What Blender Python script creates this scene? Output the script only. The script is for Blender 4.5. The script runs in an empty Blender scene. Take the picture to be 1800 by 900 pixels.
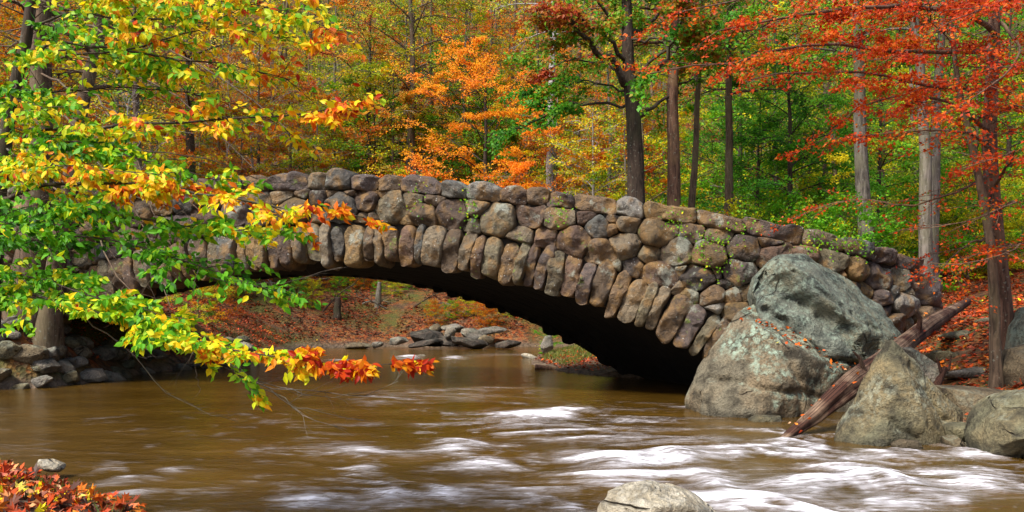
import bpy, bmesh, math
import numpy as np
from mathutils import Vector, noise as mnoise
R = math.radians
sc = bpy.context.scene
COL = sc.collection
# ---------------------------------------------------------------- camera, sky, sun, exposure
HC = 1.77; FPX = 1500.0; HY = 545.0
cam = bpy.data.cameras.new('camera'); cam_o = bpy.data.objects.new('camera', cam); COL.objects.link(cam_o)
cam_o.location = (0, 0, HC); cam_o.rotation_euler = (R(90), 0, 0)
cam.sensor_width = 36; cam.lens = 30; cam.shift_y = (HY-450)/1800.0
cam.clip_start = .05; cam.clip_end = 1500
sc.camera = cam_o
w = bpy.data.worlds.new('World'); sc.world = w; w.use_nodes = True
SUN_EL, SUN_AZ = 51, 226      # azimuth measured clockwise from +Y (behind the camera, to the left)
wn = w.node_tree.nodes; wl = w.node_tree.links
sky = wn.new('ShaderNodeTexSky'); sky.sky_type = 'NISHITA'; sky.sun_disc = False
sky.sun_elevation = R(SUN_EL); sky.sun_rotation = R(SUN_AZ); sky.air_density = 1.0; sky.dust_density = 3.0; sky.ozone_density = .6
wl.new(sky.outputs[0], wn['Background'].inputs[0]); wn['Background'].inputs[1].default_value = 0.13
sl = bpy.data.lights.new('sun', 'SUN'); sl.energy = 3.7; sl.angle = R(14); sl.color = (1, .965, .90)
so = bpy.data.objects.new('sun', sl); COL.objects.link(so)
_e, _a = R(SUN_EL), R(SUN_AZ)
sdir = Vector((math.sin(_a)*math.cos(_e), math.cos(_a)*math.cos(_e), math.sin(_e)))
so.rotation_euler = (-sdir).to_track_quat('-Z', 'Y').to_euler()
sc.view_settings.view_transform = 'Standard'; sc.view_settings.look = 'None'
sc.view_settings.gamma = 1; sc.view_settings.use_curve_mapping = False
sc.view_settings.exposure = 0.75
sc.cycles.max_bounces = 6; sc.cycles.diffuse_bounces = 3; sc.cycles.glossy_bounces = 3
sc.cycles.transmission_bounces = 3; sc.cycles.use_denoising = True

def P(px, py, d): return np.array([(px-900)/FPX*d, d, HC-(py-HY)/FPX*d])
# ---------------------------------------------------------------- numeric helpers
def _h(ix, iy, iz, seed):
    n = (ix.astype(np.int64)*374761393 + iy.astype(np.int64)*668265263 + iz.astype(np.int64)*2147483647 + seed*1274126177) & 0xffffffff
    n = ((n ^ (n >> 13))*1274126177) & 0xffffffff
    n = n ^ (n >> 16)
    return (n & 0xffff)/65535.0
def vn(p, seed=0):
    p = np.asarray(p, float); i = np.floor(p); f = p-i; f = f*f*f*(f*(f*6-15)+10); i = i.astype(np.int64)
    x, y, z = i[..., 0], i[..., 1], i[..., 2]; r = 0
    for a in (0, 1):
        for b in (0, 1):
            for c in (0, 1):
                wgt = (f[..., 0] if a else 1-f[..., 0])*(f[..., 1] if b else 1-f[..., 1])*(f[..., 2] if c else 1-f[..., 2])
                r = r + wgt*_h(x+a, y+b, z+c, seed)
    return r*2-1
def fbm(p, oct=4, seed=0, gain=.5):
    p = np.asarray(p, float); a = 1; s = 0; t = 0
    for o in range(oct):
        s = s + a*vn(p*(2.03**o)+o*17.3, seed+o); t += a; a *= gain
    return s/t
def nrm(v): return v/np.maximum(np.linalg.norm(v, axis=-1, keepdims=True), 1e-9)

# ---------------------------------------------------------------- object helpers
def tag(o, label=None, cat=None, group=None, kind=None):
    if label: o['label'] = label
    if cat: o['category'] = cat
    if group: o['group'] = group
    if kind: o['kind'] = kind
    return o
def build(name, V, Fs, mat, parent=None, loc=None, smooth=True, attrs=None, link=True):
    """V world (or parent-local when the parent sits at the origin); Fs list of (n,k) int arrays"""
    V = np.asarray(V, float)
    base = np.array(loc, float) if loc is not None else np.zeros(3)
    if parent is not None:
        base = np.zeros(3); pp = parent
        while pp is not None: base = base+np.array(pp.location); pp = pp.parent
    me = bpy.data.meshes.new(name)
    Fs = [np.asarray(f, np.int64) for f in Fs if len(f)]
    nl = sum(f.size for f in Fs); npoly = sum(len(f) for f in Fs)
    me.vertices.add(len(V)); me.vertices.foreach_set('co', (V-base).astype(np.float32).ravel())
    me.loops.add(nl); me.loops.foreach_set('vertex_index', np.concatenate([f.ravel() for f in Fs]).astype(np.int32))
    me.polygons.add(npoly)
    tot = np.concatenate([np.full(len(f), f.shape[1]) for f in Fs]); st = np.concatenate([[0], np.cumsum(tot)[:-1]])
    me.polygons.foreach_set('loop_start', st.astype(np.int32)); me.polygons.foreach_set('loop_total', tot.astype(np.int32))
    me.polygons.foreach_set('use_smooth', np.full(npoly, smooth))
    me.update(calc_edges=True)
    for k, a in (attrs or {}).items():
        a = np.asarray(a, np.float32)
        if a.ndim == 2:
            at = me.attributes.new(k, 'FLOAT_COLOR', 'POINT'); at.data.foreach_set('color', np.hstack([a, np.ones((len(a), 1), np.float32)]).ravel())
        else:
            at = me.attributes.new(k, 'FLOAT', 'POINT'); at.data.foreach_set('value', a)
    me.materials.append(mat)
    o = bpy.data.objects.new(name, me)
    if link: COL.objects.link(o)
    if parent is not None: o.parent = parent
    else: o.location = base
    return o
def empty(name, loc, label, cat, group=None):
    o = bpy.data.objects.new(name, None); COL.objects.link(o); o.location = loc; o.empty_display_size = .2
    return tag(o, label, cat, group)
def copy_thing(root, loc, rz=0, s=1, label=None, sz=None):
    r = root.copy(); COL.objects.link(r); r.location = loc; r.rotation_euler = (0, 0, rz); r.scale = (s, s, sz or s)
    if label: r['label'] = label
    for ch in list(root.children):
        c = ch.copy(); COL.objects.link(c); c.parent = r
    return r

# ---------------------------------------------------------------- material helpers
class NT:
    def __init__(s, name):
        s.m = bpy.data.materials.new(name); s.m.use_nodes = True; s.t = s.m.node_tree
        s.n = s.t.nodes; s.out = s.n['Material Output']; s.b = s.n['Principled BSDF']; s.b.inputs['Specular IOR Level'].default_value = .25
    def node(s, typ, ins=None, **props):
        nd = s.n.new('ShaderNode'+typ)
        for k, v in props.items(): setattr(nd, k, v)
        for k, v in (ins or {}).items(): s.set(nd.inputs[k], v)
        return nd
    def set(s, sock, v):
        if isinstance(v, bpy.types.NodeSocket): s.t.links.new(v, sock)
        elif isinstance(v, bpy.types.Node): s.t.links.new(v.outputs[0], sock)
        else:
            if isinstance(v, (tuple, list)) and len(v) == 3 and sock.type == 'RGBA': v = (*v, 1)
            sock.default_value = v
    def obj(s, scale=(1, 1, 1), rnd=False):
        tc = s.node('TexCoord').outputs['Object']
        if rnd:
            oi = s.node('ObjectInfo'); ml = s.node('Math', {0: oi.outputs['Random'], 1: 50.}, operation='MULTIPLY')
            tc = s.node('VectorMath', {0: tc, 1: ml.outputs[0]}, operation='ADD').outputs[0]
        return s.node('Mapping', {'Vector': tc, 'Scale': scale}).outputs[0]
    def noise(s, vec, scale, detail=4, rough=.55, dist=0.):
        return s.node('TexNoise', {'Vector': vec, 'Scale': scale, 'Detail': detail, 'Roughness': rough, 'Distortion': dist}).outputs['Fac']
    def ramp(s, fac, stops, interp='LINEAR'):
        r = s.node('ValToRGB', {'Fac': fac}); cr = r.color_ramp; cr.interpolation = interp
        while len(cr.elements) < len(stops): cr.elements.new(.5)
        for e, (p, c) in zip(cr.elements, stops):
            e.position = p; e.color = (*c, 1) if isinstance(c, (tuple, list)) else (c, c, c, 1)
        return r.outputs[0]
    def mix(s, f, a, b, mode='MIX'):
        m = s.node('Mix', data_type='RGBA', blend_type=mode)
        s.set(m.inputs[0], f); s.set(m.inputs[6], a); s.set(m.inputs[7], b); return m.outputs[2]
    def math(s, op, a, b=0., clamp=False):
        m = s.node('Math', operation=op, use_clamp=clamp); s.set(m.inputs[0], a); s.set(m.inputs[1], b); return m.outputs[0]
    def attr(s, name, out='Fac'): return s.node('Attribute', attribute_name=name).outputs[out]
    def bump(s, h, dist=.02, strength=1., normal=None):
        b = s.node('Bump', {'Height': h, 'Distance': dist, 'Strength': strength})
        if normal: s.set(b.inputs['Normal'], normal)
        return b.outputs[0]
    def fin(s, color, rough=.85, normal=None):
        s.set(s.b.inputs['Base Color'], color); s.set(s.b.inputs['Roughness'], rough)
        if normal: s.set(s.b.inputs['Normal'], normal)
        return s.m

def leaf_mat(name, stops, trans=.42, rough=.5):
    t = NT(name); c = t.ramp(t.attr('hue'), stops)
    t.set(t.b.inputs['Base Color'], c); t.set(t.b.inputs['Roughness'], rough); t.b.inputs['Specular IOR Level'].default_value = .22
    tr = t.node('BsdfTranslucent', {'Color': t.mix(.25, c, (1., .75, .1), 'MULTIPLY')})
    m = t.node('MixShader', {0: trans, 1: t.b.outputs[0], 2: tr.outputs[0]})
    t.t.links.new(m.outputs[0], t.out.inputs[0]); return t.m
GRN = (.10, .37, .010); DGR = (.03, .14, .008); LIM = (.40, .62, .010); YEL = (.92, .74, .010); GOL = (.86, .40, .006)
ORA = (.70, .17, .006); ROR = (.62, .07, .004); RED = (.40, .022, .004); RST = (.26, .05, .012); BRN = (.13, .055, .02); OLV = (.16, .22, .012)
M = {}
M['near'] = leaf_mat('leaf_beech_turning', [(0, DGR), (.12, GRN), (.32, (.13, .40, .012)), (.45, LIM), (.58, YEL), (.72, GOL), (.84, ORA), (.94, ROR), (1, RED)])
M['orange'] = leaf_mat('leaf_orange', [(0, GOL), (.35, (.90, .28, .006)), (.7, (.82,.19,.005)), (1, ROR)])
M['red'] = leaf_mat('leaf_red', [(0, OLV), (.12, ORA), (.35, ROR), (.75, RED), (1, RST)])
M['green'] = leaf_mat('leaf_green', [(0, DGR), (.35, GRN), (.7, (.20, .42, .012)), (1, YEL)])
M['yellow'] = leaf_mat('leaf_yellow_green', [(0, (.07, .17, .01)), (.3, (.22, .34, .010)), (.55, (.52, .56, .010)), (.82, (.85, .60, .010)), (1, ORA)])
M['oak'] = leaf_mat('leaf_oak', [(0, DGR), (.35, GRN), (.52, (.22, .32, .015)), (.62, (.5, .22, .015)), (.8, (.36, .06, .015)), (1, RED)])
M['rust'] = leaf_mat('leaf_rust', [(0, OLV), (.3, (.50, .32, .012)), (.6, (.66, .20, .008)), (1, (.45, .08, .008))])
M['litter'] = leaf_mat('leaf_litter', [(0, (.06, .025, .015)), (.28, (.20, .045, .016)), (.5, (.46, .05, .010)), (.72, (.62, .12, .010)), (.86, (.72, .24, .02)), (.94, (.55, .33, .2)), (1, YEL)], trans=.1)
M['grass'] = leaf_mat('grass_blade', [(0, (.04, .09, .01)), (.6, (.11, .17, .02)), (1, (.4, .33, .1))], trans=.2)

def bark_mat(name, c1, c2, c3, sc_=1., bump=.02):
    t = NT(name); v = t.obj((9*sc_, 9*sc_, 1.4*sc_), rnd=True); v2 = t.obj(rnd=True)
    n = t.noise(v, 1.6, 6, .65, .6); n2 = t.noise(v2, 1.1, 4); n3 = t.noise(v2, 14, 3)
    c = t.mix(t.ramp(n, [(.35, 0.), (.62, 1.)]), c1, c2); c = t.mix(t.ramp(n2, [(.48, 0.), (.66, .75)]), c, c3)
    c = t.mix(t.ramp(n3, [(.62, 0.), (.68, .35)]), c, (.28, .3, .24))
    return t.fin(c, .9, t.bump(n, bump))
M['bark_brown'] = bark_mat('bark_brown', (.035, .022, .014), (.15, .10, .065), (.16, .13, .07))
M['bark_grey'] = bark_mat('bark_grey', (.05, .042, .033), (.21, .18, .15), (.17, .16, .09))
M['bark_dark'] = bark_mat('bark_dark', (.018, .012, .009), (.075, .05, .034), (.06, .06, .03))
M['bark_pale'] = bark_mat('bark_pale', (.16, .14, .14), (.42, .38, .37), (.3, .27, .24))
M['bark_red'] = bark_mat('bark_reddish', (.03, .015, .01), (.16, .085, .055), (.2, .12, .06))

def rock_mat(name, base, dark, warm, lichen=(.38, .46, .36), lich=.6, cover=.5, blobk=.9, wetz=.0):
    t = NT(name); v = t.obj(rnd=True)
    n1 = t.noise(v, .9, 5, .6, .4); n2 = t.noise(v, 2.6, 8, .62, .2); n3 = t.noise(v, 26, 5, .6)
    c = t.mix(t.ramp(n1, [(.42, 0.), (.56, 1.)]), base, warm)
    c = t.mix(t.ramp(n2, [(.36, 1.), (.56, 0.)]), c, dark)
    c = t.mix(t.ramp(n3, [(.40, .45), (.56, 0.)]), c, dark)
    geo = t.node('NewGeometry'); sx = t.node('SeparateXYZ', {0: geo.outputs['Normal']}); px = t.node('SeparateXYZ', {0: geo.outputs['Position']})
    # lichen in round patches, thickest on upward facing rock well over the water
    vo = t.node('TexVoronoi', {'Vector': t.mix(.06, v, t.node('TexNoise', {'Vector': v, 'Scale': 9., 'Detail': 5.}).outputs['Color']), 'Scale': 10.}, feature='F1')
    blob = t.ramp(vo.outputs['Distance'], [(.36, 1.), (.5, 0.)])
    area = t.ramp(t.math('ADD', t.math('ADD', t.noise(v, .9, 5, .62), t.math('MULTIPLY', sx.outputs[2], .12)), t.math('MULTIPLY', t.math('MINIMUM', px.outputs[2], 2.2), .05)), [(1-cover+.02, 0.), (1-cover+.12, 1.)])
    sm = t.ramp(t.noise(v, 9, 6, .7), [(.47, 0.), (.56, 1.)])
    lf = t.math('MULTIPLY', area, t.math('MAXIMUM', t.math('MULTIPLY', t.math('MULTIPLY', blob, blobk), t.ramp(t.noise(v, 5, 4), [(.42, .25), (.52, 1.)])), t.math('MULTIPLY', sm, .7)))
    c = t.mix(t.math('MULTIPLY', lf, lich), c, lichen)
    # algae stain and wet foot at the waterline
    wet = t.node('MapRange', {'Value': t.math('ADD', px.outputs[2], t.math('MULTIPLY', n1, .12)), 'From Min': wetz+.06, 'From Max': wetz+.2, 'To Min': 1., 'To Max': 0.})
    c = t.mix(wet.outputs[0], c, t.mix(.5, c, (.03, .028, .02)))
    cr = t.node('TexVoronoi', {'Vector': t.mix(.12, v, t.node('TexNoise', {'Vector': v, 'Scale': 1.7, 'Detail': 6.}).outputs['Color']), 'Scale': .6}, feature='DISTANCE_TO_EDGE')
    crk = t.math('MAXIMUM', t.ramp(cr.outputs['Distance'], [(0., 0.), (.007, 1.)]), t.ramp(t.noise(v, 1.4, 2), [(.52, 1.), (.6, 0.)]))
    c = t.mix(t.math('MULTIPLY', t.math('SUBTRACT', 1., crk), .5), c, (.035, .03, .025))
    h = t.math('ADD', t.math('MULTIPLY', n2, 1.), t.math('MULTIPLY', n3, .35)); h = t.math('ADD', h, t.math('MULTIPLY', crk, .5)); h = t.math('ADD', h, t.math('MULTIPLY', lf, .12))
    return t.fin(c, t.math('SUBTRACT', .92, t.math('MULTIPLY', wet.outputs[0], .45)), t.bump(h, .16))
M['boulder'] = rock_mat('rock_tan_lichen', (.20, .175, .12), (.045, .038, .026), (.25, .19, .115), lichen=(.36, .47, .36), lich=.9, cover=.445)
M['slab'] = rock_mat('rock_bluegrey', (.20, .215, .17), (.045, .052, .045), (.23, .22, .15), lichen=(.30, .38, .30), cover=.50, lich=.7, blobk=.25)
M['cone'] = rock_mat('rock_greygreen', (.185, .175, .105), (.05, .045, .03), (.25, .195, .10), lichen=(.40, .43, .32), lich=.6, cover=.42, blobk=.5)
M['brownrock'] = rock_mat('rock_brown', (.165, .125, .075), (.05, .038, .025), (.21, .16, .09), lich=.3, cover=.42)
M['greyrock'] = rock_mat('rock_grey', (.22, .2, .17), (.06, .055, .045), (.28, .23, .17), lich=.3, cover=.45)
M['paleroc'] = rock_mat('rock_pale', (.5, .45, .34), (.2, .17, .12), (.58, .5, .36), lichen=(.6, .58, .5), lich=.4, cover=.45)
M['darkrock'] = rock_mat('rock_dark', (.07, .06, .05), (.02, .018, .015), (.11, .08, .06), lich=.15, cover=.4)

def masonry_mat():
    t = NT('masonry_stone'); v = t.obj(); col = t.mix(1., t.attr('Col', 'Color'), (.56, .53, .49), 'MULTIPLY')
    n1 = t.noise(v, 2.2, 5, .6, .3); n2 = t.noise(v, 9, 7, .68, .3); n3 = t.noise(v, 45, 4, .6)
    c = t.mix(t.ramp(n1, [(.35, .9), (.6, 0.)]), col, t.mix(.55, col, (.13, .08, .04)))
    c = t.mix(t.ramp(n2, [(.36, .9), (.52, 0.)]), c, t.mix(.8, col, (.018, .014, .012)))
    c = t.mix(t.ramp(t.noise(v, 3.1, 3), [(.50, 0.), (.64, .8)]), c, (.26, .145, .045))
    c = t.mix(t.ramp(t.noise(v, 1.7, 6, .7), [(.58, 0.), (.64, .7)]), c, (.30, .32, .26))
    c = t.mix(t.ramp(t.noise(t.node('VectorMath', {0: v, 1: (31., 7., 3.)}, operation='ADD').outputs[0], 2.3, 7, .75), [(.62, 0.), (.67, .8)]), c, (.17, .24, .03))
    vo = t.node('TexVoronoi', {'Vector': v, 'Scale': 11.}); sp = t.ramp(vo.outputs['Distance'], [(.1, 1.), (.17, 0.)])
    c = t.mix(t.math('MULTIPLY', sp, t.ramp(t.noise(v, 2.9, 2), [(.52, 0.), (.56, .8)])), c, (.5, .5, .46))
    c = t.mix(t.ramp(n3, [(.4, .35), (.55, 0.)]), c, (.04, .03, .025))
    h = t.math('ADD', n2, t.math('MULTIPLY', n3, .3))
    t.b.inputs['Specular IOR Level'].default_value = .42
    return t.fin(c, t.math('ADD', .42, t.math('MULTIPLY', n2, .3)), t.bump(h, .07))
M['masonry'] = masonry_mat()
t = NT('dark_mortar'); v = t.obj(); M['mortar'] = t.fin(t.ramp(t.noise(v, 6, 5), [(.3, (.012, .01, .008)), (.7, (.04, .033, .026))]), .95, t.bump(t.noise(v, 12, 5), .05))
t = NT('shaded_vault_stone'); v = t.obj(); M['vault'] = t.fin(t.ramp(t.noise(v, 2, 5), [(.3, (.003, .0025, .002)), (.7, (.009, .0075, .006))]), .95, t.bump(t.noise(v, 2.5, 5), .12))  # shade under the arch put into the stone colour, near black
# ---------------------------------------------------------------- river bed and banks
SHORE = np.array([(-2.0, -12), (-2.0, 5), (-3.2, 7.3), (-4.6, 8.5), (-5.9, 9.6), (-7.4, 11.2), (-10.2, 13), (-12.5, 16), (-12.2, 18.4), (-10.7, 19.4),
    (-10.2, 21), (-10.3, 24), (-8.6, 28), (-8.9, 34), (-9.6, 39), (-6, 41.3), (-2, 41.0), (1, 41.4), (4, 41), (2.6, 37), (1.0, 33), (.6, 28),
    (1.4, 24.6), (2.4, 22.7), (5.3, 21), (6.2, 18), (5.9, 15.6), (5.9, 13.6), (5.9, 12), (6.0, 10.6), (6.8, 8), (8, 5), (10, -12)], float)
def shore_dist(x, y):
    x = np.asarray(x, float); y = np.asarray(y, float); best = np.full(x.shape, 1e9); ins = np.zeros(x.shape, bool)
    n = len(SHORE)
    for i in range(n):
        a, b = SHORE[i], SHORE[(i+1) % n]; e = b-a
        tt = np.clip(((x-a[0])*e[0]+(y-a[1])*e[1])/(e@e), 0, 1)
        best = np.minimum(best, np.hypot(x-a[0]-tt*e[0], y-a[1]-tt*e[1]))
        c = ((a[1] > y) != (b[1] > y)) & (x < (b[0]-a[0])*(y-a[1])/((b[1]-a[1]) if b[1] != a[1] else 1e-9)+a[0])
        ins ^= c
    return np.where(ins, -best, best)
ANCH = np.array([(-4.5, 7, .12, 2, .12), (-8, 12, .1, 2, .2), (-12, 19.5, 1.7, 1.1, .3), (-12, 23, .75, 1.9, .35), (-11, 34, .5, 3, .35), (-4, 45, .5, 2.2, .30), (4, 45, .5, 2.2, .30),
    (3, 30, .13, 3, .12), (4.5, 24, .15, 3, .15), (7.5, 17.5, .45, 3.2, .22), (8, 13, .32, 2, .38), (9, 8, .3, 3, .2), (-30, 30, .5, 3, .3), (30, 30, .4, 3, .16)], float)
def ground(x, y):
    x = np.asarray(x, float); y = np.asarray(y, float); D = shore_dist(x, y)
    wsum = 0; s1 = 0; w1 = 0; s2 = 0
    for ax, ay, a, b, c in ANCH:
        wt = 1/((x-ax)**2+(y-ay)**2+.6)**1.5; wsum = wsum+wt; s1 = s1+wt*a; w1 = w1+wt*b; s2 = s2+wt*c
    s1, w1, s2 = s1/wsum, w1/wsum, s2/wsum
    out = .04+s1*np.minimum(D, w1)+s2*np.clip(D-w1, 0, 16)+.05*np.clip(D-w1-16, 0, 60)
    z = np.where(D > 0, out, -.04+np.maximum(D*.35, -.55))
    hill = np.clip(y-50, 0, 110); z = z+.58*hill*hill/(hill+8)+.12*np.clip(x-22, 0, 60)+.3*np.clip(-x-20, 0, 60)
    p = np.stack([x, y, np.zeros_like(x)], -1)
    amp = np.clip(D, 0, 3)/3
    return z+amp*(.18*fbm(p*.35, 3, 5)+.05*fbm(p*1.6, 3, 9))+.015*fbm(p*5, 2, 3)
def gz(x, y): return float(ground(np.array([x]), np.array([y]))[0])
def G(px, d, dz=0.): x = (px-900)/FPX*d; return np.array([x, d, gz(x, d)+dz])

def axis(parts):
    out = []
    for a, b, st in parts: out += list(np.arange(a, b, st))
    return np.array(out+[parts[-1][1]])
gx = axis([(-240, -60, 12), (-60, -22, 2), (-22, -14, .5), (-14, 16, .16), (16, 26, .5), (26, 60, 2), (60, 240, 12)])
gy = axis([(-60, 2, 6), (2, 14, .16), (14, 46, .2), (46, 80, .8), (80, 180, 4), (180, 340, 16)])
X, Y = np.meshgrid(gx, gy); Z = ground(X, Y)
V = np.stack([X, Y, Z], -1).reshape(-1, 3); nx = len(gx)
I = (np.arange(len(gy)-1)[:, None]*nx+np.arange(nx-1)[None]).ravel(); Fq = np.stack([I, I+1, I+nx+1, I+nx], 1)
def ground_mat():
    t = NT('forest_floor'); v = t.obj(); geo = t.node('NewGeometry'); ps = t.node('SeparateXYZ', {0: geo.outputs['Position']})
    vo = t.node('TexVoronoi', {'Vector': v, 'Scale': 9., 'Randomness': 1.}); hs = t.node('SeparateColor', {0: vo.outputs['Color']})
    lit = t.ramp(hs.outputs[0], [(0, (.035, .018, .010)), (.3, (.10, .035, .015)), (.55, (.22, .05, .014)), (.8, (.26, .10, .025)), (1, (.2, .12, .06))])
    soil = t.ramp(t.noise(v, 3, 6), [(.3, (.045, .028, .016)), (.7, (.13, .075, .04))])
    lf = t.ramp(t.noise(v, .9, 4, .6), [(.36, 0.), (.5, 1.)])
    c = t.mix(lf, soil, lit)
    gr = t.ramp(t.noise(v, .35, 4, .6), [(.44, 0.), (.58, .8)]); c = t.mix(gr, c, t.ramp(t.noise(v, 14, 3), [(.35, (.03, .05, .01)), (.7, (.14, .15, .03))]))
    low = t.node('MapRange', {'Value': t.math('ADD', ps.outputs[2], t.math('MULTIPLY', t.noise(v, 1.5, 3), .3)), 'From Min': .25, 'From Max': .55})
    c = t.mix(low.outputs[0], t.ramp(t.noise(v, 6, 5), [(.35, (.05, .033, .02)), (.65, (.17, .12, .08))]), c)
    return t.fin(c, .95, t.bump(t.math('ADD', t.noise(v, 7, 5), t.math('MULTIPLY', vo.outputs['Distance'], .6)), .08))
tag(build('ground', V, [Fq], ground_mat()), kind='structure')

# ---------------------------------------------------------------- water
def blob_list():
    L = [(925, 732, 60, 7, .8), (985, 724, 45, 4, .5), (800, 782, 55, 9, .55), (640, 822, 34, 6, .6), (850, 818, 70, 6, .6), (1080, 812, 65, 13, .85), (1190, 803, 50, 9, .9),
         (1010, 800, 80, 6, .4), (1255, 850, 34, 14, .55), (1440, 853, 110, 12, 1.), (1560, 850, 55, 13, 1.), (1690, 832, 60, 8, .8), (1340, 890, 100, 13, .9), (1480, 822, 80, 7, .7),
         (1330, 790, 120, 6, .4), (240, 842, 50, 6, .5), (300, 826, 36, 4, .4), (230, 868, 40, 5, .35), (640, 790, 50, 5, .35), (700, 872, 60, 9, .55), (880, 862, 150, 8, .5), (560, 878, 60, 7, .4),
         (1600, 800, 120, 5, .45), (1740, 858, 70, 9, .75), (1560, 888, 80, 8, .5), (1180, 770, 120, 5, .35), (960, 765, 90, 5, .3), (1660, 872, 50, 8, .4), (1040, 838, 90, 6, .45), (1200, 878, 60, 10, .7),
         (720, 628, 26, 2.2, .8), (800, 629, 22, 2., .7), (880, 624, 70, 1.6, .35), (600, 634, 40, 1.8, .45), (790, 690, 150, 7, .26), (660, 700, 60, 8, .22), (900, 683, 120, 3, .2), (1395, 778, 26, 6, .5)]
    out = []
    for px, py, wx, wy, s in L:
        d = FPX*HC/(py-HY); d2 = FPX*HC/(py+wy-HY); out.append(((px-900)/FPX*d, d, wx/FPX*d, max(abs(d-d2), .02), s))
    return out
BL = blob_list()
ys = [2.0]
while ys[-1] < 48: ys.append(ys[-1]*(1+.0052) if ys[-1] > 5.2 else ys[-1]+.2)
ys = np.array(ys); xs = axis([(-60, -18, 6), (-18, -7, .16), (-7, 8, .05), (8, 13, .16), (13, 60, 8)])
ysw = np.concatenate([[-60, -20, -5], ys, [50]])
X, Y = np.meshgrid(xs, ysw)
keepx = np.ones_like(X)
p = np.stack([X, Y, 0*X], -1)
turb = 1/(1+np.exp(-(16.2-Y)/.8))*(.35+.65/(1+np.exp(-(X+1.3+ (Y-10)*.05)/.9)))
wrp = .8*fbm(p*np.array([.35, .5, 1]), 3, 21)
q = np.stack([X*.62+wrp*1.1, Y*1.05+wrp*1.5+X*.22, 0*X], -1)
st = fbm(q*1.25, 5, 31, .55); st2 = fbm(q*3.4+9, 4, 41, .6)
foam = np.zeros_like(X); hump = np.zeros_like(X)
q3 = np.stack([X*.5+wrp*.9+st*.3, Y*1.5+wrp*1.3+X*.15+st*.5, 0*X], -1); rg = np.clip(1-np.abs(fbm(q3*1.5, 4, 61, .6))*5.5, 0, 1)**1.6; rg2 = np.clip(1-np.abs(fbm(q3*3.3+5, 4, 67, .6))*5, 0, 1)**1.5
for bx, by, wx, wy, s in BL:
    dx = (X-bx)/wx; dyy = (Y-by+.10*wx*dx*dx*.6)/wy; dyy = np.where(dyy > 0, dyy*.95, dyy*.5)
    g = np.exp(-(dx*dx+dyy*dyy)); foam += s*g; hump += s*np.exp(-(dx*dx*1.1+((Y-by)/(wy*1.5+.05))**2))*min(wy*.45, .15)
foam = foam*1.2*(.8+1.1*st2)+turb*(np.clip(.20+1.0*st+1.3*st2, 0, 1.2)**1.2*.50+.34*rg*(.4+.6*np.clip(.5+st2*1.5, 0, 1))+.16*rg2)
Z = hump*.7+turb*(.05*st+.022*st2)+.006*fbm(p*np.array([1.2, 3, 1]), 3, 51)
V = np.stack([X, Y, Z], -1).reshape(-1, 3); nx = len(xs)
I = (np.arange(len(ysw)-1)[:, None]*nx+np.arange(nx-1)[None]).ravel(); Fq = np.stack([I, I+1, I+nx+1, I+nx], 1)
def water_mat():
    t = NT('muddy_river_water'); v = t.obj((.8, 1.5, 1)); vw = t.node('TexNoise', {'Vector': v, 'Scale': .7, 'Detail': 3.}).outputs['Color']
    vv = t.mix(.25, v, vw)
    fine = t.noise(t.node('Mapping', {'Vector': vv, 'Scale': (1.1, 3.0, 1.)}).outputs[0], 4.2, 9, .7, 1.1)
    f = t.attr('foam'); ff = t.math('ADD', f, t.math('MULTIPLY', t.math('SUBTRACT', fine, .5), t.math('MULTIPLY', t.math('ADD', f, .08), 3.4)))
    fm = t.ramp(ff, [(.14, 0.), (.46, .22), (.80, .52), (1.25, .95)])
    mud = t.ramp(t.noise(vv, .8, 4), [(.3, (.050, .026, .003)), (.7, (.098, .052, .008))])
    c = t.mix(fm, mud, (.70, .69, .74))
    h = t.math('ADD', t.noise(t.node('Mapping', {'Vector': vv, 'Scale': (1.6, 1.4, 1.)}).outputs[0], 2.4, 4, .55), t.math('MULTIPLY', fine, .25))
    t.b.inputs['Specular IOR Level'].default_value = .45
    return t.fin(c, t.math('ADD', .10, t.math('MULTIPLY', fm, .6)), t.bump(h, .030, .8))
tag(build('river_water', V, [Fq], water_mat(), attrs={'foam': foam.ravel()}), kind='structure')

# ---------------------------------------------------------------- the bridge
U0 = nrm(np.array([.967, -.25])); C0 = np.array([-3.95, 18.75])
S = np.arange(-22, 16, .05); dirs = []; a0 = math.atan2(U0[1], U0[0])
ang = np.where(S < 8.0, a0, a0+np.clip((S-8.0)/5.6, 0, 1)**.9*R(58))
PX = np.zeros((len(S), 2)); i0 = int(np.argmin(abs(S)))
step = np.stack([np.cos(ang), np.sin(ang)], 1)*.05
PX = np.cumsum(step, 0); PX = PX-PX[i0]+C0
def base(s): return np.stack([np.interp(s, S, PX[:, 0]), np.interp(s, S, PX[:, 1])], -1)
def bdir(s): a = np.interp(s, S, ang); return np.stack([np.cos(a), np.sin(a)], -1)
def face(s, z, n):   # n outward towards the river downstream (the camera side)
    b = base(s); d = bdir(s); nn = np.stack([d[..., 1], -d[..., 0]], -1)
    return np.concatenate([b+nn*np.asarray(n)[..., None], np.asarray(z)[..., None]], -1)
def s_at_px(px):
    pr = 900+FPX*PX[:, 0]/PX[:, 1]; return float(np.interp(px, pr, S))
TOPPX = [(100, 322), (170, 320), (540, 305), (700, 306), (830, 321), (980, 334), (1100, 348), (1220, 360), (1320, 382), (1430, 402), (1540, 430), (1620, 452)]
ts = [s_at_px(a) for a, b in TOPPX]; tz = [HC+(HY-b)/FPX*float(base(np.array(s))[1]) for s, (a, b) in zip(ts, TOPPX)]
SEND = ts[-1]
def ztop(s): return np.interp(s, ts, tz)
RI = 17.0; ZC = 2.80-RI; VL = .84
RL_ = 21.5     # the left haunch is flatter than the right one
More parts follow.
